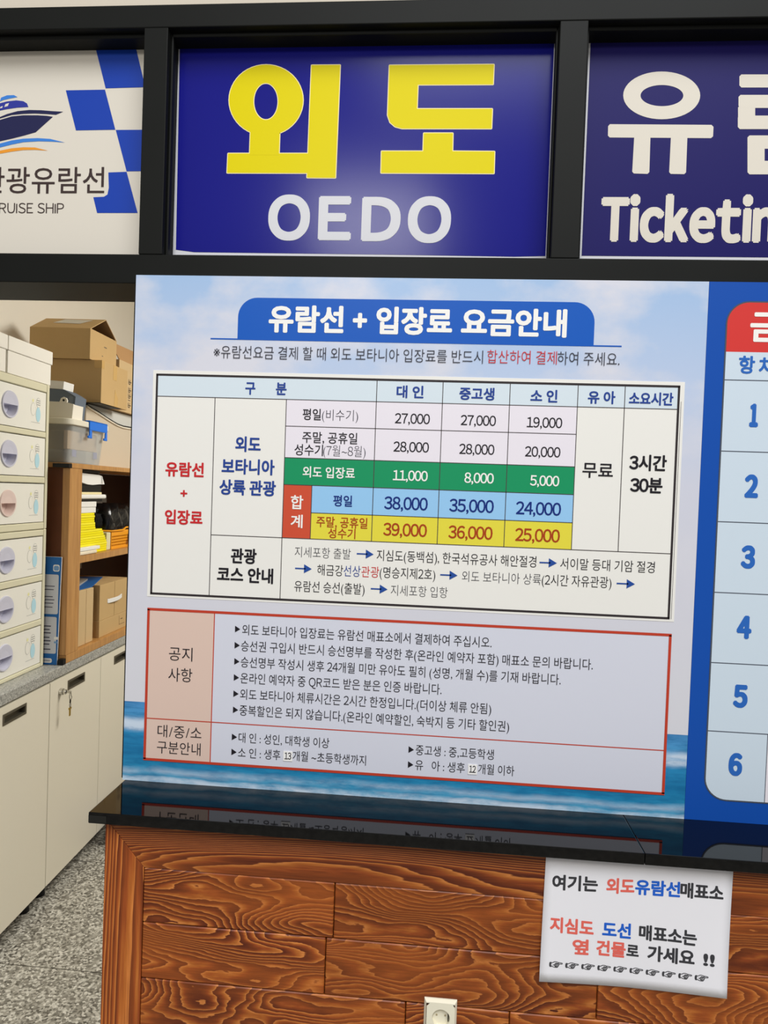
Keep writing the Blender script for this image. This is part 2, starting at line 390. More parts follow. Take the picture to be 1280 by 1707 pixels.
ORANGE_F = mat('orange_film', srgb(228, 148, 44), 0.45, 0, 0.3)
BROWNBLACK = mat('dark_letter_film', srgb(58, 44, 42), 0.45, 0, 0.3)
SZ0, SZ1 = 1.8350, 2.1866

# middle sign: OEDO
t = thing('sign_panel', 'navy sign with big yellow Korean letters and OEDO in white below', 'sign', (-0.16, SY, SZ0), group='lettered signs in the black frame')
b = MB(); b.box(-0.4695, 0.1525, SY, SY + 0.006, SZ0, SZ1); b.build('backing', SIGN_WHITE, t)
b = MB(); x0, x1 = -0.4672, 0.1505
b.flat([(x0 + .003, 1.8490), (x0 + 0.035, 1.8452), (x1 - 0.25, 1.8440), (x1 - 0.05, 1.8425), (x1, 1.8440), (x1, SZ1 - 0.001), (x0, SZ1 - 0.001)], SY - 0.0004)
b.build('film', NAVY, t)
b = MB(); Y1 = SY - 0.0007
def px2(pts, sc, ox, oy): return [S(p[0] * sc + ox, p[1] * sc + oy) for p in pts]
def poly2(mb, pts, sc, ox, oy, Y, m=0): mb.flat(px2(pts, sc, ox, oy), Y, m)
n = 48
def ell(cx, cy, rx, ry): return [(cx + rx * cos(2 * pi * i / n), cy + ry * sin(2 * pi * i / n)) for i in range(n)]
b.ring(px2(ell(543, 446, 164, 157), .375, 240, 0), px2(ell(542, 452, 55, 82), .375, 240, 0), Y1)
poly2(b, [(474, 575), (604, 575), (600, 690), (470, 690)], .375, 240, 0, Y1 - 0.00015)
poly2(b, [(374, 683), (733, 683), (731, 770), (370, 769)], .375, 240, 0, Y1 - 0.00005)
poly2(b, [(745, 291), (872, 290), (851, 791), (725, 790)], .375, 240, 0, Y1 - 0.0001)
k = 220 / 1280
poly2(b, [(170, 170), (1182, 162), (1174, 355), (445, 358), (436, 592), (1166, 592), (1158, 783), (290, 782), (225, 765), (175, 722), (152, 655)], k, 620, 80, Y1)
poly2(b, [(502, 828), (784, 828), (780, 1003), (1188, 1006), (1182, 1218), (88, 1213), (93, 1003), (496, 1003)], k, 620, 80, Y1)
b.build('yellow_lettering', YELLOW, t)
e_ = MB(); src = b; i0 = 0
for q in range(8):
    dx_, dz_ = 0.0013 * cos(2 * pi * q / 8), 0.0013 * sin(2 * pi * q / 8)
    e_.mesh([(p[0] + dx_, Y1 + 0.00022 - q * .00001, p[2] + dz_) for p in src.v], src.f)
e_.build('pale_letter_edge', PALE_EDGE, t)
b = MB()
for ch, xa, xb, yc in (('O', 447, 517, 363), ('E', 530.5, 586, 364), ('D', 602.5, 668, 365.5), ('O', 679.5, 752, 366.5)):
    lettering(b, ch, S(xa, yc), S(xb, yc), 0.0690 if ch == 'O' else 0.0655, Y1, 0, 0.042, fit=True, res=10)
b.build('white_lettering', SIGN_WHITE, t)

# right sign
t = thing('sign_panel', 'navy sign with white Korean letters and white word Ticketing, cut by right edge', 'sign', (0.5, SY, SZ0), group='lettered signs in the black frame')
b = MB(); b.box(0.1965, 0.8155, SY, SY + 0.006, SZ0, SZ1); b.build('backing', SIGN_WHITE, t)
b = MB(); b.flatbox(0.2080, 0.8130, 1.8450, SZ1 - 0.001, SY - 0.0004); b.build('film', NAVY_B, t)
b = MB()
def poly3(mb, pts, m=0, dY=0.0): mb.flat([S(p[0] * .375 + 800, p[1] * .375) for p in pts], Y1 - dY, m)
def rr(x0, y0, x1, y1, r=9):
    return [(x0 + r, y0), (x1 - r, y0), (x1, y0 + r), (x1, y1 - r), (x1 - r, y1), (x0 + r, y1), (x0, y1 - r), (x0, y0 + r)]
b.ring([S(p[0] * .375 + 800, p[1] * .375) for p in ell(807, 425, 171, 106)], [S(p[0] * .375 + 800, p[1] * .375) for p in ell(808, 426, 95, 47)], Y1)
poly3(b, [(577, 553), (1028, 556), (1037, 565), (1035, 607), (1026, 615), (576, 612), (568, 604), (569, 562)])
poly3(b, [(685, 606), (757, 606), (752, 766), (744, 774), (683, 772), (676, 764)], 0, 0.00005)
poly3(b, [(848, 608), (921, 608), (915, 767), (907, 775), (847, 774), (840, 766)], 0, 0.00005)
poly3(b, rr(1152, 332, 1425, 390)); poly3(b, rr(1352, 380, 1427, 480), 0, .00005); poly3(b, rr(1148, 423, 1420, 481), 0, .0001)
poly3(b, rr(1146, 470, 1222, 575), 0, .00005); poly3(b, rr(1145, 515, 1430, 575), 0, .0001)
poly3(b, rr(1465, 325, 1540, 585)); poly3(b, rr(1530, 430, 1590, 488), 0, .00005)
poly3(b, rr(1190, 603, 1540, 662)); poly3(b, rr(1188, 603, 1264, 776), 0, .00005); poly3(b, rr(1188, 716, 1540, 776), 0, .0001); poly3(b, rr(1465, 603, 1540, 776), 0, .00005)
lettering(b, 'Ticketing', S(1000.6, 371), S(1340, 380), 0.0905, Y1, 0, 0.046, fit=True, res=8)
b.build('white_lettering', SIGN_CREAM, t)

# left sign: cruise ship
t = thing('sign_panel', 'white sign with dark blue ship, blue checks and words CRUISE SHIP', 'sign', (-0.9, SY, SZ0), group='lettered signs in the black frame')
b = MB(); b.box(-1.7, -0.5100, SY, SY + 0.006, SZ0, SZ1); b.build('backing', SIGN_CREAM, t)
def L1(p): return S(p[0] * .375, p[1] * .375)                      # pixels of the enlarged corner of the photo
def L2(p): return S(p[0] * 250 / 1280, 120 + p[1] * 250 / 1280)
b = MB(); Y2 = SY - 0.0004
for q in ([(425, 214), (604, 212), (646, 388), (470, 393)], [(293, 402), (467, 399), (513, 577), (338, 580)], [(515, 578), (690, 577), (736, 760), (563, 762)],
          [(482, 767), (563, 764), (612, 947), (432, 947), (415, 877), (462, 875), (478, 865), (484, 835)]):
    b.flat([L1(p) for p in q], Y2)
b.build('checks', ROYAL, t)
b = MB()
def lp(pts, m, dY=0.0): b.flat([L2(p) for p in pts], Y2 - dY, m)
lp([(-330, 470), (-200, 440), (0, 385), (60, 360), (150, 335), (250, 325), (350, 327), (450, 335), (540, 340), (478, 366), (400, 360), (300, 355), (200, 358), (100, 368), (0, 398), (-200, 455)], 0)
lp([(-330, 500), (-150, 460), (0, 410), (100, 380), (200, 370), (320, 370), (400, 375), (452, 383), (305, 515), (200, 545), (100, 570), (0, 592), (-200, 600), (-280, 590)], 0)
lp([(-160, 400), (-120, 330), (0, 268), (60, 252), (140, 243), (200, 250), (232, 270), (243, 300), (150, 305), (60, 318), (0, 330)], 1)
lp([(-60, 280), (0, 250), (10, 220), (60, 200), (120, 198), (150, 215), (80, 228), (30, 240)], 2)
for wx in (0, -45, -90): lp([(wx - 4, 312), (wx + 4, 298), (wx + 26, 292), (wx + 20, 308)] if wx else [(38, 300), (48, 275), (78, 266), (68, 292)], 4, 0.0001)
lp([(0, 312), (6, 298), (26, 292), (20, 308)], 4, 0.0001)
lp([(-300, 660), (-100, 640), (0, 612), (100, 585), (200, 570), (320, 565), (430, 572), (555, 603), (450, 595), (330, 592), (200, 600), (100, 620), (0, 645), (-150, 672)], 2)
lp([(-250, 705), (-100, 690), (0, 672), (100, 652), (200, 643), (300, 645), (410, 672), (300, 665), (200, 667), (100, 680), (0, 698), (-120, 712)], 3)
b.build('ship_emblem', [HULL, CABIN, SKYBLUE, ORANGE_F, SIGN_CREAM], t)
b = MB()
lettering(b, '관광유람선', L2((-158, 930)), L2((893, 922)), 0.0440, Y2 - .0002, 0, 0.006)
lettering(b, 'CRUISE SHIP', L2((-82, 1165)), L2((547, 1160)), 0.0172, Y2 - .0002, 0, -0.006)
b.build('dark_lettering', BROWNBLACK, t)

# ---------------------------------------------------------------- price board
BX0, BX1, BZ0, BZ1 = -0.5095, 0.3915, 0.9628, 1.7908
def B(x, y): return at(x, y, 0.0)
PXM = 0.00094                                                       # metres per photo pixel at the board
board = thing('price_board', 'seaside-printed price board with fare table and notices under the black frame', 'board', ((BX0 + BX1) / 2, 0, BZ0), group='boards on the counter')
b = MB(); b.box(BX0, BX1, 0.0, 0.006, BZ0, BZ1); b.build('printed_panel', sea_print_material(), board)

INK = mat('ink_black', srgb(30, 28, 34), 0.5); INKG = mat('ink_soft_black', srgb(50, 50, 60), 0.5)
BLUE_BAN = mat('banner_blue', srgb(16, 86, 180), 0.42, 0, 0.2); TXTBLUE = mat('ink_table_blue', srgb(38, 66, 142), 0.5)
INKRED = mat('ink_red', srgb(196, 40, 44), 0.5); GREEN = mat('cell_green', srgb(22, 142, 92), 0.45); CELLBLUE = mat('cell_blue', srgb(146, 194, 232), 0.45)
CELLYEL = mat('cell_yellow', srgb(222, 210, 66), 0.45); REDBROWN = mat('cell_red_brown', srgb(200, 78, 52), 0.45); INKORANGE = mat('ink_orange_brown', srgb(164, 62, 22), 0.5)
INKNAVY = mat('ink_navy', srgb(16, 42, 118), 0.5); CELLHEAD = mat('cell_pale_blue', srgb(208, 220, 228), 0.45); CELLPINK = mat('cell_pale_lilac', srgb(228, 222, 230), 0.45)
PAPER = mat('table_paper', srgb(230, 228, 222), 0.45); LINE = mat('table_line', srgb(70, 64, 64), 0.5); BORDER = mat('table_border', srgb(50, 44, 46), 0.5)
TAN = mat('cell_tan', srgb(216, 190, 176), 0.45); LILAC = mat('notice_lilac', srgb(208, 210, 222), 0.45); BRICK = mat('notice_border_red', srgb(186, 62, 42), 0.45)
ARROW = mat('arrow_blue', srgb(36, 74, 150), 0.5); PALE = mat('sticker_white', srgb(240, 238, 236), 0.5)

BM = [INK, INKG, BLUE_BAN, TXTBLUE, INKRED, GREEN, CELLBLUE, CELLYEL, REDBROWN, INKORANGE, INKNAVY, CELLHEAD, CELLPINK, PAPER, LINE, BORDER, TAN, LILAC, BRICK, ARROW, WHITE_PRINT, PALE]
IX = {m: i for i, m in enumerate(BM)}
def T(mb, s, xa, ya, xb, yb, h, m=INK, off=0.0, Y=-0.0010):
    lettering(mb, s, B(xa, ya), B(xb, yb), h * PXM, Y, IX[m], off)

b = MB()
bx0, bx1 = B(396.8, 530)[0], B(990.8, 540)[0]; bz1, bz0 = B(690, 500)[1], B(690, 571.5)[1]
b.flat([(bx0, bz0), (bx1, bz0)] + arc(bx1 - 0.031, bz1 - 0.031, 0.031, 0, 90) + arc(bx0 + 0.031, bz1 - 0.031, 0.031, 90, 180), -0.0003, IX[BLUE_BAN])
b.flatbox(B(351, 565)[0], B(1036, 577)[0], bz0 - 0.0005, bz0 + 0.0016, -0.0004, IX[BLUE_BAN])
for s, xa, xb, ya, yb in (('유람선', 448, 573, 531.5, 533.5), ('+', 588, 612, 533.5, 534), ('입장료', 627, 754, 534.5, 536.5), ('요금안내', 768.5, 945, 537.5, 539)):
    T(b, s, xa, ya, xb, yb, 43 if s != '+' else 34, WHITE_PRINT, 0.040, -0.0006)
T(b, '※유람선요금 결제 할 때 외도 보타니아 입장료를 반드시', 356.5, 587.5, 805, 594.5, 22, INKG, -0.006)
T(b, '합산하여 결제', 812, 594.5, 928, 597, 22, INKRED, -0.006)
T(b, '하여 주세요.', 929, 597, 1032.5, 599.5, 22, INKG, -0.006)
b.build('heading_banner', BM, board)

# the fare table is a sheet pasted on the print
tb = MB()
x0, x1 = B(254.5, 700)[0], B(1134, 800)[0]; z1, z0 = B(700, 627)[1], B(700, 1016)[1]
tb.box(x0 - 0.001, x1, -0.0005, -0.00005, z0, z1, IX[PAPER])
X = [B(262, 640)[0], (B(356.5, 665)[0] + B(351, 990)[0]) / 2, (B(476.5, 667.5)[0] + B(468, 994.7)[0]) / 2, (B(628.4, 643)[0] + B(619, 902.5)[0]) / 2,
     (B(739, 641.6)[0] + B(728, 907)[0]) / 2, (B(851, 643)[0] + B(839, 912)[0]) / 2, (B(964, 644.7)[0] + B(951.6, 917.5)[0]) / 2, (B(1042.8, 644.7)[0] + B(1029, 921)[0]) / 2, B(1131.5, 650)[0]]
Z = [B(700, 634.6)[1], B(627, 669.7)[1], B(624, 714.5)[1], B(624, 767.5)[1], B(622, 812.8)[1], B(620.6, 858.7)[1], B(619, 902.5)[1], B(700, 1010.5)[1]]
XH = B(518.7, 850)[0]
def cell(xa, xb, za, zb, m, Y=-0.0006): tb.flatbox(xa, xb, zb, za, Y, IX[m])
cell(X[0], X[8], Z[0], Z[1], CELLHEAD); cell(X[2], X[6], Z[1], Z[3], CELLPINK); cell(X[2], X[6], Z[3], Z[4], GREEN)
cell(X[2], XH, Z[4], Z[6], REDBROWN); cell(XH, X[6], Z[4], Z[5], CELLBLUE); cell(XH, X[6], Z[5], Z[6], CELLYEL)
lw = 0.0006
def hl(xa, xb, z, w=lw, m=LINE): tb.flatbox(xa, xb, z - w, z + w, -0.0008, IX[m])
def vl(x, za, zb, w=lw, m=LINE): tb.flatbox(x - w, x + w, zb, za, -0.0008, IX[m])
hl(X[0], X[8], Z[1]); hl(X[2], X[6], Z[2]); hl(X[2], X[6], Z[3]); hl(X[2], X[6], Z[4]); hl(XH, X[6], Z[5]); hl(X[1], X[8], Z[6])
vl(X[1], Z[1], Z[7]); vl(X[2], Z[1], Z[7]); vl(X[3], Z[0], Z[6]); vl(X[4], Z[0], Z[6]); vl(X[5], Z[0], Z[6]); vl(X[6], Z[0], Z[6]); vl(X[7], Z[0], Z[6]); vl(XH, Z[4], Z[6])
bw = 0.0017
for xa, xb, za, zb in ((X[0] - bw, X[8] + bw, Z[0] + bw, Z[0] - bw), (X[0] - bw, X[8] + bw, Z[7] + bw, Z[7] - bw)): tb.flatbox(xa, xb, zb, za, -0.0009, IX[BORDER])
for xc in (X[0], X[8]): tb.flatbox(xc - bw, xc + bw, Z[7], Z[0], -0.0009, IX[BORDER])
tb.flatbox(x1 - 0.0048, x1 - 0.0042, z0 + 0.004, z1 - 0.03, -0.0008, IX[LINE])
BD = 0.030; MD = 0.012; LT = -0.003
for a in (('구', 409, 647, 426, 647.4, 21, TXTBLUE, BD), ('분', 460, 648, 478, 648.5, 21, TXTBLUE, BD), ('대 인', 661, 653, 706, 654, 20, TXTBLUE, BD), ('중고생', 765.6, 656, 824, 657.5, 20, TXTBLUE, BD),
          ('소 인', 884, 660, 929, 661, 20, TXTBLUE, BD), ('유 아', 979.6, 662, 1025.5, 663.4, 20, TXTBLUE, BD), ('소요시간', 1048, 664, 1122, 666, 20, TXTBLUE, BD),
          ('유람선', 276, 781.6, 340, 784, 24, INKRED, BD), ('+', 301, 822, 312.5, 822.4, 16, INKRED, 0.03), ('입장료', 275, 861.5, 338, 863.5, 24, INKRED, BD),
          ('외도', 392.5, 740, 435, 741.4, 25, TXTBLUE, BD), ('보타니아', 369.7, 777.3, 458, 779.3, 25, TXTBLUE, BD), ('상륙 관광', 366, 812.2, 460, 814.5, 25, TXTBLUE, BD),
          ('관광', 385, 926.5, 428, 927.8, 25, INK, BD), ('코스 안내', 362, 957.5, 455.6, 960, 25, INK, BD),
          ('평일', 504.7, 690.6, 535, 691.5, 19, INK, MD), ('(비수기)', 537, 691.8, 597, 693, 19, INKG, -0.012),
          ('주말, 공휴일', 504, 728.8, 595.6, 731.5, 19, INK, 0.008), ('성수기', 491, 749.5, 538.5, 751, 19, INK, 0.008), ('(7월~8월)', 539, 751, 609.4, 753, 19, INKG, -0.012),
          ('외도 입장료', 504.7, 786.8, 591.6, 789, 18.5, WHITE_PRINT, 0.018), ('합', 484.7, 837, 505.6, 838, 23, WHITE_PRINT, 0.018), ('계', 484.7, 868.5, 504.6, 869.5, 22, WHITE_PRINT, 0.018),
          ('평일', 555.6, 834.6, 587, 835.6, 18.5, INKNAVY, 0.016), ('주말, 공휴일', 527.5, 869.5, 612.5, 872.5, 18, INKORANGE, 0.012), ('성수기', 547, 888.5, 592.5, 890, 17, INKORANGE, 0.012),
          ('27,000', 658.4, 697, 716.6, 699, 16.5, INK, .008), ('27,000', 768, 700, 826.6, 702, 16.5, INK, .008), ('19,000', 878, 703.5, 937, 705.5, 16.5, INK, .008),
          ('28,000', 656, 744.2, 715, 746.2, 16.5, INK, .008), ('28,000', 765.6, 748, 824, 750, 16.5, INK, .008), ('20,000', 875, 752.3, 934, 754.3, 16.5, INK, .008),
          ('11,000', 655, 792, 713, 794, 16.5, WHITE_PRINT, .016), ('8,000', 774, 796, 823, 798, 16.5, WHITE_PRINT, .016), ('5,000', 883.4, 800.5, 932, 802.5, 16.5, WHITE_PRINT, .016),
          ('38,000', 640.6, 838, 713, 840.5, 20.5, INKNAVY, .014), ('35,000', 749, 842, 823, 844.5, 20.5, INKNAVY, .014), ('24,000', 860, 846.5, 935, 849, 20.5, INKNAVY, .014),
          ('39,000', 639, 882, 711.6, 884.5, 20.5, INKORANGE, .014), ('36,000', 747.5, 886.5, 821, 889, 20.5, INKORANGE, .014), ('25,000', 858.7, 891, 933, 893.5, 20.5, INKORANGE, .014),
          ('무료', 970.6, 783, 1021.6, 785, 25, INK, .014), ('3시간', 1048.7, 770.5, 1111, 773, 25, INK, BD), ('30분', 1050, 808, 1104, 810, 25, INK, BD),
          ('지세포항 출발', 491.6, 920.3, 584.7, 923, 18.5, INKG, -.012), ('지심도(동백섬), 한국석유공사 해안절경', 628, 926, 893.7, 936, 19, INK, LT), ('서이말 등대 기암 절경', 933.7, 939.5, 1091, 945.5, 19, INK, LT),
          ('해금강', 529, 949.8, 572, 951.4, 19, INK, LT), ('선상', 573, 951.5, 601, 952.5, 19, TXTBLUE, LT), ('관광', 602.5, 952.8, 632, 954, 19, INKRED, LT), ('(명승지제2호)', 633, 954, 725.6, 957.5, 19, INK, LT),
          ('외도 보타니아 상륙', 770, 960.5, 901.5, 966, 18.5, INKG, -.012), ('(2시간 자유관광)', 903, 966, 1019, 971.3, 19, INK, LT),
          ('유람선 승선(출발)', 490.6, 977.3, 607.8, 981.5, 19, INK, LT), ('지세포항 입항', 651.6, 984, 746, 987.5, 18.5, INKG, -.012)):
    T(tb, *a)
for xa, ya, xb, yb in ((594.7, 923, 622.8, 924), (899, 937.5, 928, 938.7), (492, 947.3, 519.7, 948.4), (733.7, 958, 762.5, 959.3), (1027.5, 972.5, 1058, 973.6), (618, 981.3, 646, 982.4)):
    (ax, az), (cx_, cz_) = B(xa, ya), B(xb, yb); zm = (az + cz_) / 2
    tb.flatbox(ax, cx_ - 0.010, zm - 0.0011, zm + 0.0011, -0.001, IX[ARROW]); tb.flat([(cx_ - 0.0125, zm - 0.0072), (cx_, zm), (cx_ - 0.0125, zm + 0.0072)], -0.001, IX[ARROW])
tb.build('price_table', BM, board)

# the notices
tb = MB()
nx0, nx1 = (B(247.5, 1014.4)[0] + B(241.6, 1265)[0]) / 2, B(1111, 1190)[0]; nz1, nz0 = 1.2480, 1.0002
nxm = (B(357.5, 1023)[0] + B(350.6, 1270)[0]) / 2; nzm = (B(247, 1196)[1] + B(1060, 1249)[1]) / 2
tb.flatbox(nx0, nxm, nz0, nz1, -0.0004, IX[TAN]); tb.flatbox(nxm, nx1, nz0, nz1, -0.0004, IX[LILAC])
tb.flatbox(nxm - .0008, nxm + .0008, nz0, nz1, -0.0006, IX[BRICK]); tb.flatbox(nx0, nx1, nzm - .0008, nzm + .0008, -0.0007, IX[BRICK])
bw = 0.0021
for za in (nz0, nz1): tb.flatbox(nx0 - bw, nx1 + bw, za - bw, za + bw, -0.0008, IX[BRICK])
for xa in (nx0, nx1): tb.flatbox(xa - bw, xa + bw, nz0, nz1, -0.0008, IX[BRICK])
for a in (('공지', 282, 1089.5, 321, 1091, 24, INK, -.004), ('사항', 281, 1124, 320.7, 1126, 24, INK, -.004), ('대/중/소', 263, 1218, 336, 1222, 22, INK, -.004), ('구분안내', 262, 1245, 334.5, 1249, 22, INK, -.004),
          ('외도 보타니아 입장료는 유람선 매표소에서 결제하여 주십시오.', 404, 1050, 819.4, 1070.5, 18.5, INK, LT),
          ('승선권 구입시 반드시 승선명부를 작성한 후(온라인 예약자 포함) 매표소 문의 바랍니다.', 402, 1077.2, 988, 1107, 18.5, INK, LT),
          ('승선명부 작성시 생후 24개월 미만 유아도 필히 (성명, 개월 수)를 기재 바랍니다.', 401.5, 1104, 934.5, 1132, 18.5, INK, LT),
          ('온라인 예약자 중 QR코드 받은 분은 인증 바랍니다.', 401, 1130.6, 736, 1148.5, 18.5, INK, LT),
          ('외도 보타니아 체류시간은 2시간 한정입니다.(더이상 체류 안됨)', 400.5, 1157.4, 818.7, 1181, 18.5, INK, LT),
          ('중복할인은 되지 않습니다.(온라인 예약할인, 숙박지 등 기타 할인권)', 399.4, 1184.5, 848.6, 1210, 18.5, INK, LT),
          ('대 인 : 성인, 대학생 이상', 398, 1229.6, 549, 1238, 17.5, INK, LT), ('소 인 : 생후', 397, 1254.5, 467.5, 1258, 17.5, INK, LT), ('개월 ~초등학생까지', 488, 1260, 610, 1267, 17.5, INK, LT),
          ('중고생 : 중,고등학생', 693, 1250.5, 823, 1257, 17.5, INK, LT), ('유   아 : 생후', 692, 1275, 774.7, 1279.5, 17.5, INK, LT), ('개월 이하', 797, 1281.5, 857, 1284.8, 17.5, INK, LT)):
    T(tb, *a)
for xa, yc in ((392, 1048.3), (391.3, 1075.3), (390.8, 1102.2), (390, 1129), (389.3, 1156), (388.6, 1182.8), (386.7, 1228), (386, 1253), (681, 1249), (680, 1274)):
    ax, az = B(xa, yc); tb.flat([(ax, az - .0053), (ax + .0086, az), (ax, az + .0053)], -0.001, IX[INK])
tb.build('notice_table', BM, board)
for s, xa, ya, xb, yb in (('13', 474.5, 1259.3, 485.7, 1260), ('12', 782, 1281.3, 793, 1282)):
    st = MB(); (ax, az), (cx_, cz_) = B(xa, ya), B(xb, yb)
    st.box(ax - .002, cx_ + .002, -0.0014, -0.0007, az - .0085, az + .0075, IX[PALE]); T(st, s, xa, ya, xb, yb, 11.5, INK, .012, -0.0016)
    so = st.build('number_sticker', BM, board); so['label'] = 'small white sticker reading ' + s

# ---------------------------------------------------------------- timetable board on the right
tt = thing('timetable_board', 'blue timetable board with red header and numbers one to six, cut by right edge', 'board', (0.85, 0, BZ0), group='boards on the counter')
DEEP = mat('board_deep_blue', srgb(18, 76, 166), 0.4, 0, 0.2); REDH = mat('header_red', srgb(206, 56, 52), 0.45); PANELB = mat('timetable_pale_blue', srgb(200, 214, 226), 0.45); NUMB = mat('timetable_number_blue', srgb(42, 100, 182), 0.5)
GREYL = mat('timetable_grey_line', srgb(74, 80, 92), 0.5); PINKISH = mat('timetable_pale_pink', srgb(228, 222, 228), 0.45)
b = MB(); b.box(BX1 + 0.0004, 1.30, 0.0002, 0.006, BZ0, BZ1); b.build('printed_panel', DEEP, tt)
TM = [GREYL, REDH, PANELB, NUMB, WHITE_PRINT, PINKISH]
b = MB(); tx0 = (B(1206.6, 640)[0] + B(1188, 1060)[0]) / 2; tx1 = 1.26; tz1, tz0 = B(1250, 504.5)[1], B(1240, 1335)[1]
hz, h2 = B(1240, 587)[1], B(1240, 634)[1]
b.flat(rrect(tx0 - .0022, tx1, tz0 - .0022, tz1 + .0022, 0.034), -0.0003, 0)
b.flat([(tx0, hz), (tx1 - .003, hz)] + arc(tx1 - .035, tz1 - .032, .032, 0, 90) + arc(tx0 + .032, tz1 - .032, .032, 90, 180), -0.0005, 1)
b.flat(arc(tx0 + .032, tz0 + .032, .032, 180, 270) + arc(tx1 - .035, tz0 + .032, .032, 270, 360) + [(tx1 - .003, hz), (tx0, hz)], -0.0005, 2)
for x, y in ((1240, 634), (1240, 753), (1230, 870.7), (1220, 988.5), (1220, 1106), (1215, 1220)): z = B(x, y)[1]; b.flatbox(tx0, tx1 - .003, z - .0007, z + .0007, -0.0007, 0)
xs_ = B(1277, 1260)[0]; b.flatbox(xs_, xs_ + .001, tz0, B(1240, 1222)[1], -0.0008, 0); b.flatbox(xs_ + .001, xs_ + .3, tz0, B(1240, 1222)[1] - .0008, -0.0006, 5)
lettering(b, '금', B(1250, 544), B(1302, 546), 47 * PXM, -0.0008, 4, .034)
lettering(b, '항', B(1231, 608), B(1258, 609), 27 * PXM, -0.0008, 3, .03); lettering(b, '차', B(1264.5, 610), B(1291, 611), 27 * PXM, -0.0008, 3, .03)
for s, xa, xb, yc in (('1', 1248.7, 1263.7, 692.5), ('2', 1240.5, 1263.7, 810.5), ('3', 1234.5, 1258.5, 928.5), ('4', 1227.5, 1252.5, 1045.5), ('5', 1221.5, 1246, 1160.5), ('6', 1213.7, 1237, 1274)):
    lettering(b, s, B(xa, yc), B(xb, yc), 33.5 * PXM, -0.0008, 3, .055, fit=True, res=8)
b.build('timetable_print', TM, tt)

# ---------------------------------------------------------------- counter
LZ, LB = 0.9626, 0.9460
ct = thing('granite_countertop', 'polished black granite ledge on the wooden counter below the boards', 'countertop', (0.4, 0.1, LB))
gj = at(1074.5, 1440, -0.1219)[0]
b = MB(); b.box(-0.5060, gj - .0003, -0.1219, 0.42, LB, LZ); b.build('slab', GRANITE, ct, bevel=0.0012)
b = MB(); b.box(gj + .0003, 1.60, -0.1219, 0.42, LB, LZ); b.build('slab', GRANITE, ct, bevel=0.0012)
b = MB(); b.box(-0.5055, -0.478, -0.1224, -0.1217, LB + .002, LZ - .004)
tp = b.build('clear_tape', mat('clear_tape', srgb(18, 19, 18), 0.22, 0, 0.5, 0.3, 80), ct); tp['label'] = 'strip of glossy tape on the corner'
WY = -0.1019
counter = thing('service_counter', 'scorched brown wooden ticket counter under the black granite ledge', 'counter', (0.4, 0.1, 0.0))
WH, WV = wood_material('scorched_pine'), wood_material('scorched_pine_upright', True, True); WR = wood_material('scorched_pine_rail', False, True)
def W(x, y): return at(x, y, WY)
wxl = W(172.5, 1500)[0]; wxi = W(238, 1500)[0]; wtop = LB - 0.0002; wri = W(238, 1446)[1]
s1 = (W(238, 1537)[1] + W(1217, 1622)[1]) / 2; pit = 0.0855
b = MB(); b.box(wxl + 0.004, 1.50, WY + 0.021, 0.40, 0.0, wtop - 0.002); b.build('carcass', mat('counter_carcass', srgb(96, 52, 26), 0.6), counter)
def slab(mb, pts, a, th=0.019): # board standing proud of the carcass
    n_ = len(pts); v = [(p[0], WY, p[1]) for p in pts] + [(p[0], WY + th, p[1]) for p in pts]
    mb.mesh(v, [tuple(range(n_)), tuple(range(2 * n_ - 1, n_ - 1, -1))] + [(i, n_ + i, n_ + (i + 1) % n_, (i + 1) % n_) for i in range(n_)], 0, a)
b = MB(); slab(b, [(wxi + .0004, wri), (1.50, wri), (1.50, wtop), (wxl + .0004, wtop)], 0.31); b.build('top_rail', WR, counter, bevel=0.0008)
b = MB(); slab(b, [(wxl, 0.0), (wxi, 0.0), (wxi, wri), (wxl, wtop)], 0.12); b.build('corner_stile', WV, counter, bevel=0.0008)
b = MB(); random.seed(5); z1 = wri
joints = [[553.7], [542, 998], [679, 853], [610], [720], [560], [640], [590], [600]]
g = 0.0006
for r_ in range(9):
    z0 = s1 - r_ * pit if r_ < 8 else 0.0
    z0 = max(z0, 0.0)
    xs = [wxi] + [W(q, 1600)[0] for q in joints[r_]] + ([1.50] if r_ != 0 else [0.86, 1.50])
    for i in range(len(xs) - 1):
        slab(b, [(xs[i] + g, z0 + g), (xs[i + 1] - g, z0 + g), (xs[i + 1] - g, z1 - g), (xs[i] + g, z1 - g)], random.uniform(.05, .97), 0.019 - 0.002)
    z1 = z0
    if z0 <= 0: break
b.build('plank_cladding', WH, counter, bevel=0.0014, seg=1)

# wall socket in the counter front
IVORY = mat('ivory_plastic', srgb(236, 230, 208), 0.35)
ox0, ox1 = W(706.5, 1690)[0], W(761, 1690)[0]; oz1 = W(733, 1663.5)[1]; oz0 = oz1 - 0.084; ocx, ocz = (ox0 + ox1) / 2 + 0.001, oz1 - 0.0255
so = thing('wall_socket', 'ivory power socket set in the wooden counter below the paper notice', 'socket', ((ox0 + ox1) / 2, WY, oz0))
n_ = 28; HR = 0.0130
b = MB(); fy = WY - 0.0065
circ = [(ocx + HR * cos(2 * pi * i / n_), ocz + HR * sin(2 * pi * i / n_)) for i in range(n_)]
def sq(i):
    c, s_ = cos(2 * pi * i / n_), sin(2 * pi * i / n_); k_ = 1 / max(abs(c) / 1, abs(s_) / 1)
    px_, pz_ = ocx + c * k_ * 0.021, ocz + s_ * k_ * 0.021
    return (min(max(px_, ox0 + .003), ox1 - .003), pz_)
sqr = [sq(i) for i in range(n_)]
b.ring(sqr, circ, fy)
b.flatbox(ox0 + .003, ox1 - .003, oz0 + .003, ocz - 0.021, fy); b.flatbox(ox0 + .003, ox1 - .003, ocz + 0.021, oz1 - .003, fy)
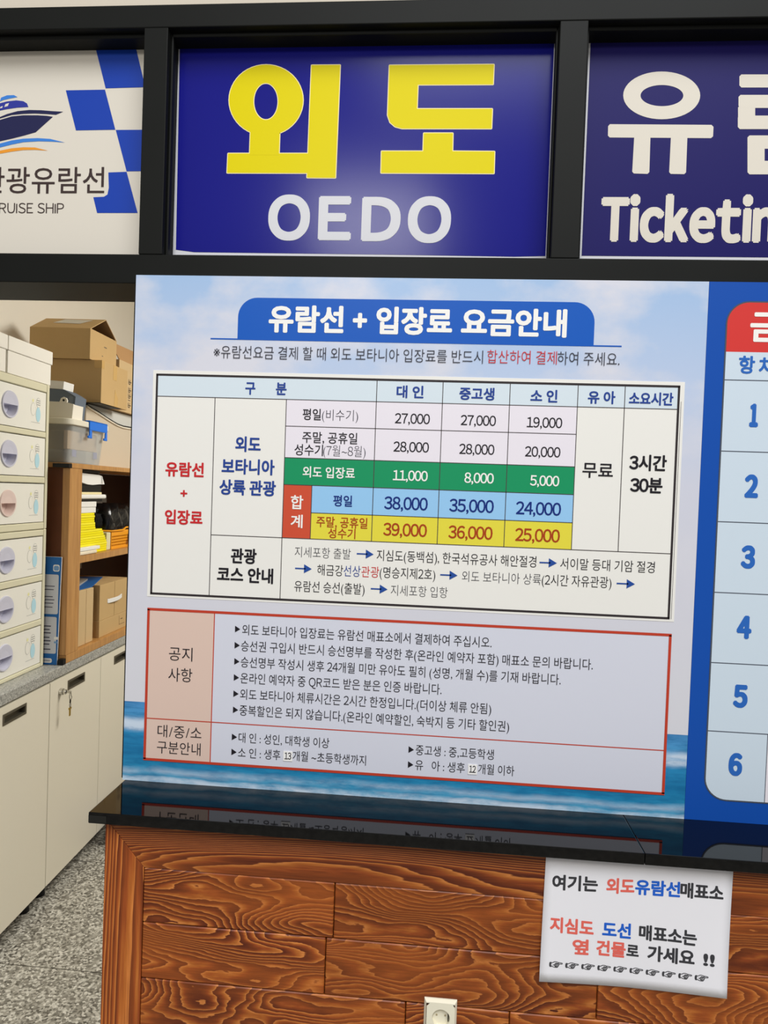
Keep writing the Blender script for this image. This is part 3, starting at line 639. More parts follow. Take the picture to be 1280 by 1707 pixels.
o4 = [(ox0, oz0), (ox1, oz0), (ox1, oz1), (ox0, oz1)]; i4 = [(ox0 + .003, oz0 + .003), (ox1 - .003, oz0 + .003), (ox1 - .003, oz1 - .003), (ox0 + .003, oz1 - .003)]
for i in range(4):
    j = (i + 1) % 4
    b.face([(o4[i][0], WY - .002, o4[i][1]), (o4[j][0], WY - .002, o4[j][1]), (i4[j][0], fy, i4[j][1]), (i4[i][0], fy, i4[i][1])])
    b.face([(o4[i][0], WY, o4[i][1]), (o4[j][0], WY, o4[j][1]), (o4[j][0], WY - .002, o4[j][1]), (o4[i][0], WY - .002, o4[i][1])])
b.build('cover_plate', IVORY, so)
b = MB()
deep = [(p[0], WY - 0.0008, p[1]) for p in circ]; top = [(p[0], fy, p[1]) for p in circ]
b.mesh(top + deep, [(i, (i + 1) % n_, n_ + (i + 1) % n_, n_ + i) for i in range(n_)] + [tuple(range(n_, 2 * n_))])
b.build('plug_well', IVORY, so)
for sx in (-1, 1):
    b = MB(); b.cyl((ocx + sx * 0.0062, ocz + .001), 0.0014, 'y', WY - 0.0014, WY - 0.0006, n=12); b.build('pin_hole', mat('pin_sleeve', srgb(176, 164, 130), 0.5), so)
b = MB(); b.box(ocx + HR - .0032, ocx + HR - .0018, fy + .0002, WY - 0.0008, ocz - .004, ocz + .004); b.build('earth_contact', mat('dark_metal', srgb(60, 56, 48), 0.35, 0.8), so)

# paper notice taped to the counter, its lower edge curling away from the boards
NB = WY - 0.0016
nx0_, nx1_ = W(909.5, 1437)[0], W(1221, 1461)[0]; nzt = 0.9452; nzb = (W(897, 1635)[1] + W(1207, 1664)[1]) / 2 + 0.005
def sheetY(x, z):
    u = (x - nx0_) / (nx1_ - nx0_); v_ = (nzt - z) / (nzt - nzb)
    return NB - 0.007 * v_ ** 2 * (0.25 + 0.75 * abs(2 * u - 0.9) ** 1.5)
b = MB(); nu, nv = 20, 14
grid = [(nx0_ + (nx1_ - nx0_) * i / nu - 0.0035 * (j / nv), 0, nzt + (nzb - nzt) * j / nv) for j in range(nv + 1) for i in range(nu + 1)]
grid = [(p[0], sheetY(p[0], p[2]), p[2]) for p in grid]
b.mesh(grid, [(j * (nu + 1) + i, (j + 1) * (nu + 1) + i, (j + 1) * (nu + 1) + i + 1, j * (nu + 1) + i + 1) for j in range(nv) for i in range(nu)])
note = thing('paper_notice', 'white paper with red, blue and black Korean words taped to wooden counter', 'notice', (0.3, NB, nzb))
sh = b.build('sheet', mat('copy_paper', srgb(232, 231, 236), 0.7), note, smooth=True)
so_ = sh.modifiers.new('thickness', 'SOLIDIFY'); so_.thickness = 0.0002; so_.offset = 1
NR, NBL, NK = mat('marker_red', srgb(226, 104, 92), 0.6), mat('marker_blue', srgb(34, 96, 200), 0.6), mat('marker_black', srgb(58, 58, 62), 0.6)
NB_ = [MB(), MB(), MB(), MB()]
def NT(s, xa, ya, xb, yb, h, m, off=.037):
    b = NB_[m]; p0, p1 = W(xa, ya), W(xb, yb); zc = (p0[1] + p1[1]) / 2
    v, f = glyphs(s, off); x_ = [p[0] for p in v]; g0, g1 = min(x_), max(x_); em = h * 0.00083 / .9
    for q, (gx, gz) in enumerate(spread(off)):
        pts = []
        for p in v:
            u = (p[0] - g0) / (g1 - g0); X_ = p0[0] + u * (p1[0] - p0[0]) + gx * em; Z_ = p0[1] + u * (p1[1] - p0[1]) + (p[1] - .37) * em + gz * em
            pts.append((X_, sheetY(X_, Z_) - 0.0004 - q * .00002, Z_))
        b.mesh(pts, f)
for a in (('여기는', 921, 1469, 995, 1473, 25, 2), ('외도', 1011, 1475, 1056, 1476.5, 25, 0), ('유람선', 1059, 1477, 1132, 1482, 25, 1), ('매표소', 1134, 1482, 1204, 1488, 25, 2),
          ('지심도', 917, 1538, 988, 1546, 25, 0), ('도선', 1004, 1547, 1050, 1551, 25, 1), ('매표소는', 1065, 1552, 1159, 1562, 25, 2),
          ('옆', 954, 1575, 979.5, 1577, 25, 0), ('건물', 994, 1577, 1041, 1582, 25, 0), ('로', 1044, 1582, 1063, 1584, 22, 2), ('가세요', 1079, 1586, 1155, 1594, 25, 2), ('!!', 1171, 1595, 1188, 1597, 24, 2)):
    NT(*a)
for i in range(10):
    xa, ya = 914.5 + i * 26.8, 1601.3 + i * 2.45
    NT('☞', xa, ya, xa + 22, ya + 1.6, 15, 3, 0.016)
NB_[0].build('red_lettering', NR, note); NB_[1].build('blue_lettering', NBL, note); NB_[2].build('black_lettering', NK, note); NB_[3].build('row_of_pointing_hands', NK, note)
# ---------------------------------------------------------------- back office: cabinets along the left wall
CREAM = mat('cream_door', srgb(226, 219, 200), 0.4, 0, 0.3); CREAM_IN = mat('cabinet_carcass', srgb(170, 160, 140), 0.6)
PULL = mat('brushed_pull', srgb(112, 106, 92), 0.35, 0.7); CHROME = mat('chrome', srgb(200, 198, 192), 0.15, 1.0); BLACKP = mat('black_plastic', srgb(20, 20, 20), 0.45)
BRASS = mat('brass', srgb(196, 166, 84), 0.3, 0.9)
ctb = MB(); ctb.box(-0.48, 0.0, -1.15, 1.94, 0.768, 0.805)
wt = ctb.build('cabinet_worktop', speckle_material(), loc=(-0.24, 0.2, 0.768), frame='F', bevel=0.004, seg=3)
tag(wt, 'speckled grey laminate worktop over the cream cabinets', 'worktop')
def cabinet(y0, y1, doors, label, lock_at=None):
    t = thing('base_cabinet', label, 'cabinet', (-0.24, (y0 + y1) / 2, 0.0), 'F', 'cream cabinets under the worktop')
    b = MB(); b.box(-0.475, -0.0245, y0 + .001, y1 - .001, 0.057, 0.7675); b.build('carcass', CREAM_IN, t)
    for (da, db, hy) in doors:
        za, zb = 0.0585, 0.7625; da, db = da + .0012, db - .0012
        h0, h1, q0, q1 = hy - 0.0645, hy + 0.0645, 0.7065, 0.7395
        b = MB(); m = 0
        outer = [(da, za), (db, za), (db, zb), (da, zb)]; inner = [(h0, q0), (h1, q0), (h1, q1), (h0, q1)]
        v = [(0, p[0], p[1]) for p in outer + inner] + [(-.018, p[0], p[1]) for p in outer + inner]
        f = []
        for i in range(4):
            j = (i + 1) % 4
            f += [(i, j, 4 + j, 4 + i), (8 + i, 12 + i, 12 + j, 8 + j), (i, 8 + i, 8 + j, j), (4 + i, 4 + j, 12 + j, 12 + i)]
        b.mesh(v, f)
        d = b.build('door', CREAM, t)
        b = MB(); k = .0065
        o4 = [(h0 - .001, q0 - .001), (h1 + .001, q0 - .001), (h1 + .001, q1 + .001), (h0 - .001, q1 + .001)]; i4 = [(h0 + k, q0 + k), (h1 - k, q0 + k), (h1 - k, q1 - k), (h0 + k, q1 - k)]
        v = [(.0018, p[0], p[1]) for p in o4] + [(.0018, p[0], p[1]) for p in i4] + [(-.016, p[0], p[1]) for p in i4] + [(.0002, p[0], p[1]) for p in o4]
        f = []
        for i in range(4):
            j = (i + 1) % 4
            f += [(i, j, 4 + j, 4 + i), (4 + i, 4 + j, 8 + j, 8 + i), (12 + i, 12 + j, j, i)]
        f.append((8, 9, 10, 11)); b.mesh(v, f); b.build('recessed_pull', PULL, d)
        if lock_at and da < lock_at < db:
            b = MB(); b.cyl((lock_at, 0.716), 0.0125, 'x', 0.0003, 0.012, n=24, r1=0.0115); b.cyl((lock_at, 0.716), 0.0085, 'x', 0.012, 0.022, n=20)
            b.build('lock', CHROME, d, bevel=0.001)
    for fy in (y0 + .05, y1 - .05):
        for fx in (-0.05, -0.42):
            b = MB(); b.cyl((fx, fy), 0.021, 'z', 0.0005, 0.0566, n=16, r1=0.017); b.build('foot', BLACKP, t)
cabinet(-0.784, 0.0, [(-0.784, -0.392, -0.60), (-0.392, 0.0, -0.213)], 'cream cabinet under the drawer towers, no lock, at the left edge')
cabinet(0.002, 0.786, [(0.002, 0.394, 0.1905), (0.394, 0.786, 0.583)], 'cream cabinet with key in its lock, under the wooden bookcase', 0.072)

# key with ring and tag hanging from the lock
k = thing('key_ring', 'small key with ring and brass tag hanging from the cabinet lock', 'key', (0.03, 0.072, 0.65), 'F')
b = MB(); b.box(0.0222, 0.040, 0.0712, 0.0728, 0.7115, 0.7205); b.build('key', CHROME, k, bevel=0.0004)
b = MB(); b.tube([(0.036 + .0002 * i, 0.072 + 0.0075 * cos(2 * pi * i / 16), 0.702 + 0.0125 * sin(2 * pi * i / 16)) for i in range(16)], 0.0012, closed=True); b.build('ring', PULL, k, smooth=True)
b = MB(); b.tube([(0.037, 0.072, 0.690), (0.037, 0.073, 0.684), (0.037, 0.071, 0.678)], 0.0028)
b.tube([(0.037, 0.072 + 0.0045 * cos(2 * pi * i / 12), 0.6705 + 0.0085 * sin(2 * pi * i / 12)) for i in range(12)], 0.0011, closed=True); b.build('clip', mat('dark_metal', (0, 0, 0, 1)), k, smooth=True)
b = MB(); b.box(0.035, 0.0385, 0.063, 0.081, 0.655, 0.662); b.box(0.0355, 0.038, 0.0665, 0.0765, 0.632, 0.657); b.build('tag', BRASS, k, bevel=0.0006)

# ---------------------------------------------------------------- drawer towers
TF = -0.062
CASE = mat('drawer_case', srgb(222, 217, 188), 0.45, 0, 0.3); FRONT = mat('drawer_front', srgb(240, 238, 228), 0.35, 0, 0.35)
LAV = mat('lavender_handle', srgb(206, 206, 222), 0.35); PINK = mat('pink_handle', srgb(230, 208, 200), 0.35)
STK = [mat('sticker_bubble_line', srgb(150, 150, 150), 0.5), mat('sticker_blue', srgb(184, 222, 234), 0.5), mat('sticker_yellow', srgb(236, 232, 172), 0.5), mat('sticker_text', srgb(90, 90, 92), 0.5), FRONT]
def rect_ring(mb, ya, yb, za, zb, t, xf, xb, m=0): # a square picture-frame extruded in x
    mb.box(xb, xf, ya, yb, za, za + t, m); mb.box(xb, xf, ya, yb, zb - t, zb, m); mb.box(xb, xf, ya, ya + t, za + t, zb - t, m); mb.box(xb, xf, yb - t, yb, za + t, zb - t, m)
def drawer(t, ya, yb, za, zb, hmat, cy, hl=None):
    cz = (za + zb) / 2 + .001; r, ri = 0.046, 0.0390; F0 = TF - 0.003; F1 = F0 + 0.004; n_ = 40
    P = lambda r_, i, x: (x, cy + r_ * cos(2 * pi * i / n_), cz + r_ * .95 * sin(2 * pi * i / n_))
    def edge(i):
        c, q = cos(2 * pi * i / n_), sin(2 * pi * i / n_); k_ = min(((yb if c > 0 else ya) - cy) / c if abs(c) > 1e-6 else 9, ((zb if q > 0 else za) - cz) / q if abs(q) > 1e-6 else 9)
        return (F0, cy + c * k_, cz + q * k_)
    b = MB(); ed = [edge(i) for i in range(n_)]; ci = [P(r - .002, i, F0) for i in range(n_)]
    b.mesh(ed + ci, [(i, (i + 1) % n_, n_ + (i + 1) % n_, n_ + i) for i in range(n_)])
    for (cy_, cz_) in ((ya, za), (ya, zb), (yb, za), (yb, zb)):     # the four corner triangles of the front
        near = sorted(range(n_), key=lambda i: (ed[i][1] - cy_) ** 2 + (ed[i][2] - cz_) ** 2)[:2]
        b.face([ed[near[0]], ed[near[1]], (F0, cy_, cz_)])
    bk = TF - 0.33
    b.mesh([(F0, ya, za), (F0, yb, za), (F0, yb, zb), (F0, ya, zb), (bk, ya, za), (bk, yb, za), (bk, yb, zb), (bk, ya, zb)], [(0, 4, 5, 1), (1, 5, 6, 2), (2, 6, 7, 3), (3, 7, 4, 0), (4, 7, 6, 5)])
    d = b.build('drawer', FRONT, t)
    b = MB()
    v = [P(r, i, F0) for i in range(n_)] + [P(r - .002, i, F1) for i in range(n_)] + [P(ri, i, F1) for i in range(n_)]
    b.mesh(v, [(i, (i + 1) % n_, n_ + (i + 1) % n_, n_ + i) for i in range(n_)] + [(n_ + i, n_ + (i + 1) % n_, 2 * n_ + (i + 1) % n_, 2 * n_ + i) for i in range(n_)])
    h = n_ // 2                                     # upper half: a gently hollowed shield; lower half: the finger pocket
    up = [P(ri, i, F1) for i in range(h + 1)]; upi = [P(ri * .6, i, F1 - .0012) for i in range(h + 1)]
    b.mesh(up + upi, [(i, i + 1, h + 2 + i, h + 1 + i) for i in range(h)] + [tuple(range(h + 1, 2 * h + 2))])
    lo = [P(ri, h + i, F1) for i in range(h + 1)]; lob = [P(ri * .80, h + i, F1 - .026) for i in range(h + 1)]
    b.mesh(lo + lob, [(i, i + 1, h + 2 + i, h + 1 + i) for i in range(h)] + [tuple(range(h + 1, 2 * h + 2)), (0, h, 2 * h + 1, h + 1)])
    ho = b.build('handle', hmat, d)
    if hl: ho['label'] = hl
    b = MB(); X_ = TF - .0026
    def disc(yc, zc, ry, rz, m, x): b.face([(x, yc + ry * cos(2 * pi * i / 20), zc + rz * sin(2 * pi * i / 20)) for i in range(20)], m)
    s0 = cy + 0.150; zc = cz
    disc(s0 + .020, zc + .026, .0135, .0165, 0, X_); disc(s0 + .020, zc + .026, .0127, .0157, 4, X_ + .0001)
    for q in range(3): b.face([(X_ + .0003, s0 + .010, zc + .032 - q * .007), (X_ + .0003, s0 + .030, zc + .032 - q * .007), (X_ + .0003, s0 + .030, zc + .0338 - q * .007), (X_ + .0003, s0 + .010, zc + .0338 - q * .007)], 3)
    disc(s0 - .014, zc + .030, .0055, .0055, 2, X_)
    b.face([(X_, s0 - .024, zc - .0425), (X_, s0 + .032, zc - .0425), (X_, s0 + .032, zc - .0415), (X_, s0 - .024, zc - .0415)], 0)
    disc(s0 - .012, zc + .001, .0150, .0215, 0, X_); disc(s0 - .012, zc + .001, .0143, .0207, 4, X_ + .0001)
    disc(s0 + .020, zc - .014, .0145, .0250, 1, X_ + .0002)
    b.build('sticker', STK, d)
def tower(za, zb, rows, label, pink=-1, name='drawer_tower'):
    t = thing('drawer_unit', label, 'drawer unit', (-0.23, -0.168, za), 'F', 'stacked cream drawer units')
    ya, yb = -0.405, 0.070; e = [za] + [(rows[i][1] + rows[i + 1][0]) / 2 for i in range(2)] + [zb]
    b = MB()
    b.box(TF - .34, TF, ya, ya + .017, za, zb); b.box(TF - .34, TF, yb - .017, yb, za, zb); b.box(TF - .345, TF - .335, ya, yb, za, zb)
    zs = [za] + [q for r_ in rows for q in r_] + [zb]
    for i in range(0, 8, 2): b.box(TF - .34, TF - .0005, ya + .0175, yb - .0175, zs[i] + (0.0006 if i else 0), zs[i + 1] - 0.0012)
    b.build('casing', CASE, t, bevel=0.003)
    for i, (q0, q1) in enumerate(rows):
        drawer(t, ya + .0195, yb - .0195, q0 + .0012, q1 - .0024, PINK if i == pink else LAV, -0.168, 'pale pink handle' if i == pink else None)
tower(0.8055, 1.2860, [(0.820, 0.952), (0.974, 1.106), (1.130, 1.263)], 'cream three-drawer unit standing on the speckled worktop, all handles lavender')
tower(1.2866, 1.7855, [(1.311, 1.444), (1.467, 1.601), (1.622, 1.757)], 'cream three-drawer unit stacked on top of another, its bottom handle pink', 0)

# white lidded boxes on the drawer tower
WB = mat('white_card_box', srgb(240, 236, 226), 0.6)
for (ya, yb, lab) in ((-0.4545, -0.189, 'white lidded box on the drawer units, cut by the left edge'), (-0.186, 0.085, 'white lidded box on the drawer units, beside the brown cartons')):
    t = thing('lidded_box', lab, 'box', (-0.22, (ya + yb) / 2, 1.786), 'F', 'white lidded boxes on the drawer units')
    b = MB(); b.box(-0.40, TF - .004, ya + .004, yb - .004, 1.786, 1.857); b.build('box_body', WB, t, bevel=0.0015)
    b = MB(); b.box(-0.404, TF, ya, yb, 1.8572, 1.9025); b.build('lid', WB, t, bevel=0.0025)

# ---------------------------------------------------------------- bookcase
def shelf_wood():
    m = bpy.data.materials.new('beech_laminate'); m.use_nodes = True; nt = m.node_tree; L = nt.links.new; N = nt.nodes.new; b = nt.nodes['Principled BSDF']
    tc = N('ShaderNodeTexCoord'); mp = N('ShaderNodeMapping'); mp.inputs['Scale'].default_value = (30, 30, 2.2); L(tc.outputs['Object'], mp.inputs['Vector'])
    n = N('ShaderNodeTexNoise'); n.inputs['Scale'].default_value = 3; n.inputs['Detail'].default_value = 4; L(mp.outputs[0], n.inputs['Vector'])
    r = ramp(nt, [(0.3, srgb(172, 122, 66)), (0.7, srgb(196, 146, 84))]); L(n.outputs['Fac'], r.inputs[0]); L(r.outputs[0], b.inputs['Base Color']); b.inputs['Roughness'].default_value = 0.4
    return m
BEECH = shelf_wood(); BACK_SHADE = mat('shade_darkened_back_panel', srgb(50, 32, 27), 0.6)  # dark brown back panel, colour deepened for the shade inside the shelves
bc = thing('bookcase', 'beech two-tier bookcase on the worktop loaded with papers and cartons', 'bookcase', (-0.22, 1.0, 0.8055), 'F')
BCX = -0.44; BE = 1.90
b = MB(); b.box(BCX, -0.001, 0.170, 0.199, 0.8360, 1.5015); b.build('side_panel', BEECH, bc, bevel=0.001)
b = MB(); b.box(BCX, -0.001, BE - .03, BE, 0.8360, 1.5015); b.build('side_panel', BEECH, bc, bevel=0.001)
b = MB(); b.box(-0.026, 0.0, 0.104, 0.1685, 0.8360, 1.5015); b.build('front_stile', BEECH, bc, bevel=0.0015)
b = MB(); b.box(BCX, -0.0262, 0.126, 0.1685, 0.8360, 1.5015); b.build('outer_side', mat('shaded_brown_side_panel', srgb(120, 72, 46), 0.5, 0, 0.3, 0.2, 14), bc)  # brown side, colour deepened for the shadow in the gap beside the drawers
b = MB(); b.box(BCX, 0.001, 0.112, BE + .003, 1.5020, 1.5200); b.build('top_board', BEECH, bc, bevel=0.0015)
b = MB(); b.box(BCX, 0.0, 0.108, BE + .003, 0.8057, 0.8355); b.build('plinth', BEECH, bc, bevel=0.0015)
b = MB(); b.box(BCX + .01, -0.004, 0.2, BE - .031, 1.155, 1.1800); b.build('shelf', BEECH, bc, bevel=0.001)
b = MB(); b.box(BCX, BCX + .008, 0.2, BE - .031, 0.8360, 1.5015); b.build('back_panel', BACK_SHADE, bc)
for z in (1.5025, 0.8060):
    b = MB(); b.box(-0.055, 0.0035, 0.0865, 0.1115, z, z + .014) if z > 1 else b.box(-0.0185, 0.002, 0.084, 0.1035, z, z + .020)
    b.build('corner_bracket', BLACKP, bc, bevel=0.001)

# folded poster leaning in the gap beside the bookcase
PB = mat('poster_blue', srgb(40, 104, 172), 0.45); PG = mat('poster_panel_grey', srgb(206, 208, 214), 0.5); PT = mat('poster_text', srgb(84, 84, 98), 0.5); PLB = mat('poster_light_blue', srgb(120, 160, 204), 0.5)
po = thing('folded_poster', 'blue folded poster with grey text panels standing between drawer unit and bookcase', 'poster', (-0.15, 0.09, 0.8055), 'F')
b = MB()
b.face([(-.33, .0860, .8058), (-.022, .0860, .8058), (-.0135, .0860, 1.187), (-.33, .0860, 1.187)])
for q in range(1): b.mesh([(-.33, .0862, .8058), (-.0215, .0862, .8058), (-.013, .0862, 1.187), (-.33, .0862, 1.187), (-.33, .096, .8058), (-.0245, .096, .8058), (-.016, .096, 1.187), (-.33, .096, 1.187)],
    [(0, 1, 2, 3), (7, 6, 5, 4), (0, 4, 5, 1), (1, 5, 6, 2), (2, 6, 7, 3), (3, 7, 4, 0)], 2)
b.build('board', [PB, PG, WHITE_PRINT], po)
b = MB(); Yp = .0857
def pr(xa, xb, za, zb, m, dy=0.0, r=.006): b.face([(p[0], Yp - dy, p[1]) for p in rrect(xa, xb, za, zb, r)], m)
pr(-.20, -.0225, .985, 1.125, 1); pr(-.20, -.026, .845, .975, 1); pr(-.043, -.020, 1.136, 1.160, 4); pr(-.041, -.022, 1.139, 1.156, 5, .0001)
pr(-.10, -.040, .812, .828, 4); pr(-.10, -.045, .816, .824, 1, .0001)
for i, z in enumerate((1.082, 1.070, 1.045, 1.034, 1.022, 1.008)): pr(-.12, -.036 - .003 * (i % 3), z, z + .003, 3, .0002, .001)
for i, z in enumerate((.940, .928, .916, .900, .888, .876, .858)): pr(-.12, -.046 - .004 * (i % 2), z, z + .004, 3, .0002, .001)
pr(-.034, -.020, .895, .905, 4, .0001, .002); pr(-.034, -.022, .882, .889, 5, .0001, .002)
b.build('print', [PB, PG, PB, PT, WHITE_PRINT, PLB], po)

# ---------------------------------------------------------------- upper shelf
SH = 1.1802; random.seed(11)
YEL = mat('yellow_paper', srgb(244, 230, 20), 0.6); YEL2 = mat('yellow_paper_light', srgb(248, 236, 50), 0.6); WP = mat('white_paper', srgb(236, 234, 228), 0.65); CRM = mat('cream_paper', srgb(240, 226, 176), 0.6)
z = SH; yl = None
rights = [.480, .482, .484, .484, .478, .470, .462, .452, .448, .438] + [.374, .372, .370, .368, .366, .366, .368]
th = (1.3365 - SH) / len(rights)
for i, yr in enumerate(rights):
    b = MB(); x1 = -0.026 - random.uniform(0, .003); b.box(-0.26, x1, 0.204, yr, z + .0002, z + th - .0004)
    if i == 0:
        yl = b.build('yellow_booklet', YEL, loc=(-.14, .3, z), frame='F', bevel=0.0012, seg=1)
        tag(yl, 'yellow booklet in the tall stack on the bookcase upper shelf', 'booklet', 'yellow booklets stacked on the upper shelf')
    else:
        o = b.build('yellow_booklet', YEL if i % 3 else YEL2, loc=(-.14, .3, z), frame='F', bevel=0.0012, seg=1)
        tag(o, 'yellow booklet in the tall stack on the bookcase upper shelf', 'booklet', 'yellow booklets stacked on the upper shelf')
    z += th
def flatbox(name, label, cat, yr, z0, z1, m, x1=-0.028, yl_=0.205, x0=-0.26, bevel=0.0012, group=None):
    b = MB(); b.box(x0, x1, yl_, yr, z0 + .0002, z1 - .0002); o = b.build(name, m, loc=((x0 + x1) / 2, (yl_ + yr) / 2, z0), frame='F', bevel=bevel, seg=1); return tag(o, label, cat, group)
flatbox('paper_ream', 'block of white paper lying directly on the yellow booklets', 'paper', .376, 1.3366, 1.358, WP)
flatbox('paper_ream', 'sheaf of white forms with black lines, second above the yellow booklets', 'paper', .380, 1.3588, 1.3800, WP)
flatbox('gap_shade_slab', 'thin black slab added as the shaded gap between white forms and a thick white pad', 'shade slab', .430, 1.3800, 1.3905, BLACKP)  # black slab stands in for the shade of the gap between the papers
flatbox('white_pad', 'thick white pad sticking out of the shelf stack, widest white layer', 'pad', .455, 1.3905, 1.4075, WP, -.022, bevel=.004)
flatbox('cream_notebook', 'cream notebook lying on the thick white pad', 'notebook', .425, 1.4075, 1.4165, CRM)
flatbox('ring_binder', 'black ring binder under the topmost white papers', 'binder', .432, 1.4165, 1.4440, BLACKP, -.034)
t = thing('paper_bundle', 'topmost white papers in the shelf stack, drooping at the corner', 'paper', (-.14, .32, 1.444), 'F')
b = MB(); prof = [(.206, 1.4605), (.30, 1.4460), (.345, 1.4444), (.40, 1.4475), (.448, 1.4485), (.444, 1.4535), (.425, 1.4800), (.40, 1.484), (.206, 1.489)]
b.prism([(p[0], p[1]) for p in prof], 'x', -.25, -.028); b.build('sheets', WP, t)
b = MB(); b.box(-.0279, -.0275, .418, .4205, 1.450, 1.479); b.box(-.0279, -.0275, .428, .4295, 1.450, 1.474); b.build('black_stripe', BLACKP, t)
flatbox('black_case', 'black case lying on the topmost papers under the bookcase top', 'case', .43, 1.4895, 1.5010, BLACKP, -.04)
flatbox('white_notepad', 'white notepad in front of the foot of the yellow stack', 'notepad', .372, 1.1965, 1.2095, WP, -.006, .205, -.0255)
t = flatbox('crumpled_receipts', 'crumpled pale receipts at the foot of the yellow stack', 'paper', .350, 1.1804, 1.1960, mat('pale_receipt', srgb(232, 220, 196), 0.7, 0, .3, 0.1, 60, 0.8, 90), -.006, .205, -.0255, .004)

def crumple(name, label, cat, x0, x1, y0, y1, z0, z1, m, seed, peaks=True):
    """a soft plastic bag: a subdivided block pushed about by a repeatable jitter, its top pulled into tips"""
    random.seed(seed); nx, ny, nz = 6, 16, 8; V, F = {}, []; b = MB()
    def P(i, j, k):
        u, v_, w_ = i / nx, j / ny, k / nz
        g = sin(v_ * 23 + w_ * 7 + seed) * .006 + sin(v_ * 51 + u * 9 - w_ * 17) * .004
        zz = z0 + (z1 - z0) * w_
        if k == nz and peaks: zz += (.022 * max(0, sin(v_ * 19 + seed)) ** 3) - .006
        sq = 1 - .10 * abs(2 * w_ - .9) ** 3
        return (x0 + (x1 - x0) * (.5 + (u - .5) * sq) + (g if i == nx else -g if i == 0 else 0), y0 + (y1 - y0) * (.5 + (v_ - .5) * sq) + (sin(w_ * 21 + u * 8) * .003 if j in (0, ny) else 0), zz)
    def vid(i, j, k):
        if (i, j, k) not in V: V[(i, j, k)] = len(b.v); b.v.append(P(i, j, k))
        return V[(i, j, k)]
    def q(a, c, d, e): b.f.append((a, c, d, e)); b.m.append(0); b.a.append(0.0)
    for j in range(ny):
        for k_ in range(nz):
            q(vid(nx, j, k_), vid(nx, j + 1, k_), vid(nx, j + 1, k_ + 1), vid(nx, j, k_ + 1)); q(vid(0, j + 1, k_), vid(0, j, k_), vid(0, j, k_ + 1), vid(0, j + 1, k_ + 1))
    for i in range(nx):
        for k_ in range(nz):
            q(vid(i, 0, k_), vid(i + 1, 0, k_), vid(i + 1, 0, k_ + 1), vid(i, 0, k_ + 1)); q(vid(i + 1, ny, k_), vid(i, ny, k_), vid(i, ny, k_ + 1), vid(i + 1, ny, k_ + 1))
    for i in range(nx):
        for j in range(ny):
            q(vid(i, j, nz), vid(i + 1, j, nz), vid(i + 1, j + 1, nz), vid(i, j + 1, nz)); q(vid(i, j + 1, 0), vid(i + 1, j + 1, 0), vid(i + 1, j, 0), vid(i, j, 0))
    o = b.build(name, m, loc=((x0 + x1) / 2, (y0 + y1) / 2, z0), frame='F', smooth=True); return tag(o, label, cat)
VINYL = mat('black_vinyl', srgb(16, 16, 18), 0.22, 0, 0.5, 0, 30, 0.6, 45)
crumple('black_pouch', 'matt black pouch resting on the step of the yellow booklets', 'pouch', -.20, -.034, .384, .438, 1.2730, 1.338, mat('black_cloth', srgb(22, 22, 22), 0.8), 3)
# orange basket with slotted walls
OR = mat('orange_plastic', srgb(240, 160, 30), 0.4)
t = thing('plastic_basket', 'orange slotted plastic basket on the bookcase upper shelf', 'basket', (-.13, .68, SH), 'F')
b = MB(); y0, y1, za, zb = .530, .860, SH + .0005, 1.2560
def slotted(fix, a0, a1, axis):
    th_ = .004; rows_ = [(za + .012 + .012 * r_, za + .012 + .012 * r_ + .0065) for r_ in range(4)]
    def bx(u0, u1, q0, q1):
        if axis == 'x': b.box(fix - th_, fix, u0, u1, q0, q1)
        else: b.box(u0, u1, fix, fix + th_, q0, q1)
    edges = [za] + [q for r_ in rows_ for q in r_] + [zb]
    for i in range(0, len(edges), 2): bx(a0, a1, edges[i], edges[i + 1])
    nb = int((a1 - a0) / .013)
    for i in range(nb + 1):
        u = a0 + (a1 - a0 - .005) * i / nb
        for (q0, q1) in rows_: bx(u, u + .005, q0, q1)
slotted(-.030, y0, y1, 'x'); slotted(-.236, y0, y1, 'x'); slotted(y0 + .0002, -.236, -.034, 'y'); slotted(y1, -.240, -.030, 'y')
b.box(-.236, -.034, y0 + .005, y1, za, za + .004)
b.build('basket_body', OR, t)
b = MB(); r_ = [(-.028, y0 - .002, zb), (-.028, y0 + .11, zb), (-.028, y0 + .14, zb + .010), (-.028, y1 + .006, zb + .010), (-.240, y1 + .006, zb + .010), (-.240, y0 + .10, zb), (-.240, y0 - .002, zb)]
b.tube(r_, .004, closed=True); b.build('rim', OR, t, smooth=True)
crumple('black_bag', 'shiny black plastic bag bulging out of the orange basket', 'bag', -.215, -.045, .5380, .850, SH + .006, 1.3520, VINYL, 8)
flatbox('upright_book', 'cream book standing upright left of the orange basket', 'book', .5275, SH, 1.2520, mat('pale_green_cream', srgb(222, 214, 172), 0.6), -.032, .4905, -.20, .002)
flatbox('grey_box', 'grey box behind the black plastic bag on the shelf', 'box', 1.03, SH, 1.402, mat('grey_card', srgb(120, 118, 112), 0.6), -.275, .50, -.41)
t = thing('trinket', 'small green and white trinket hanging on the orange basket', 'trinket', (-.02, .700, 1.205), 'F')
def ball(c, r, n1=14, n2=9):
    mb = MB(); v = [(c[0] + r * sin(pi * j / n2) * cos(2 * pi * i / n1), c[1] + r * sin(pi * j / n2) * sin(2 * pi * i / n1), c[2] + r * cos(pi * j / n2)) for j in range(n2 + 1) for i in range(n1)]
    mb.mesh(v, [(j * n1 + i, (j + 1) * n1 + i, (j + 1) * n1 + (i + 1) % n1, j * n1 + (i + 1) % n1) for j in range(n2) for i in range(n1)]); return mb
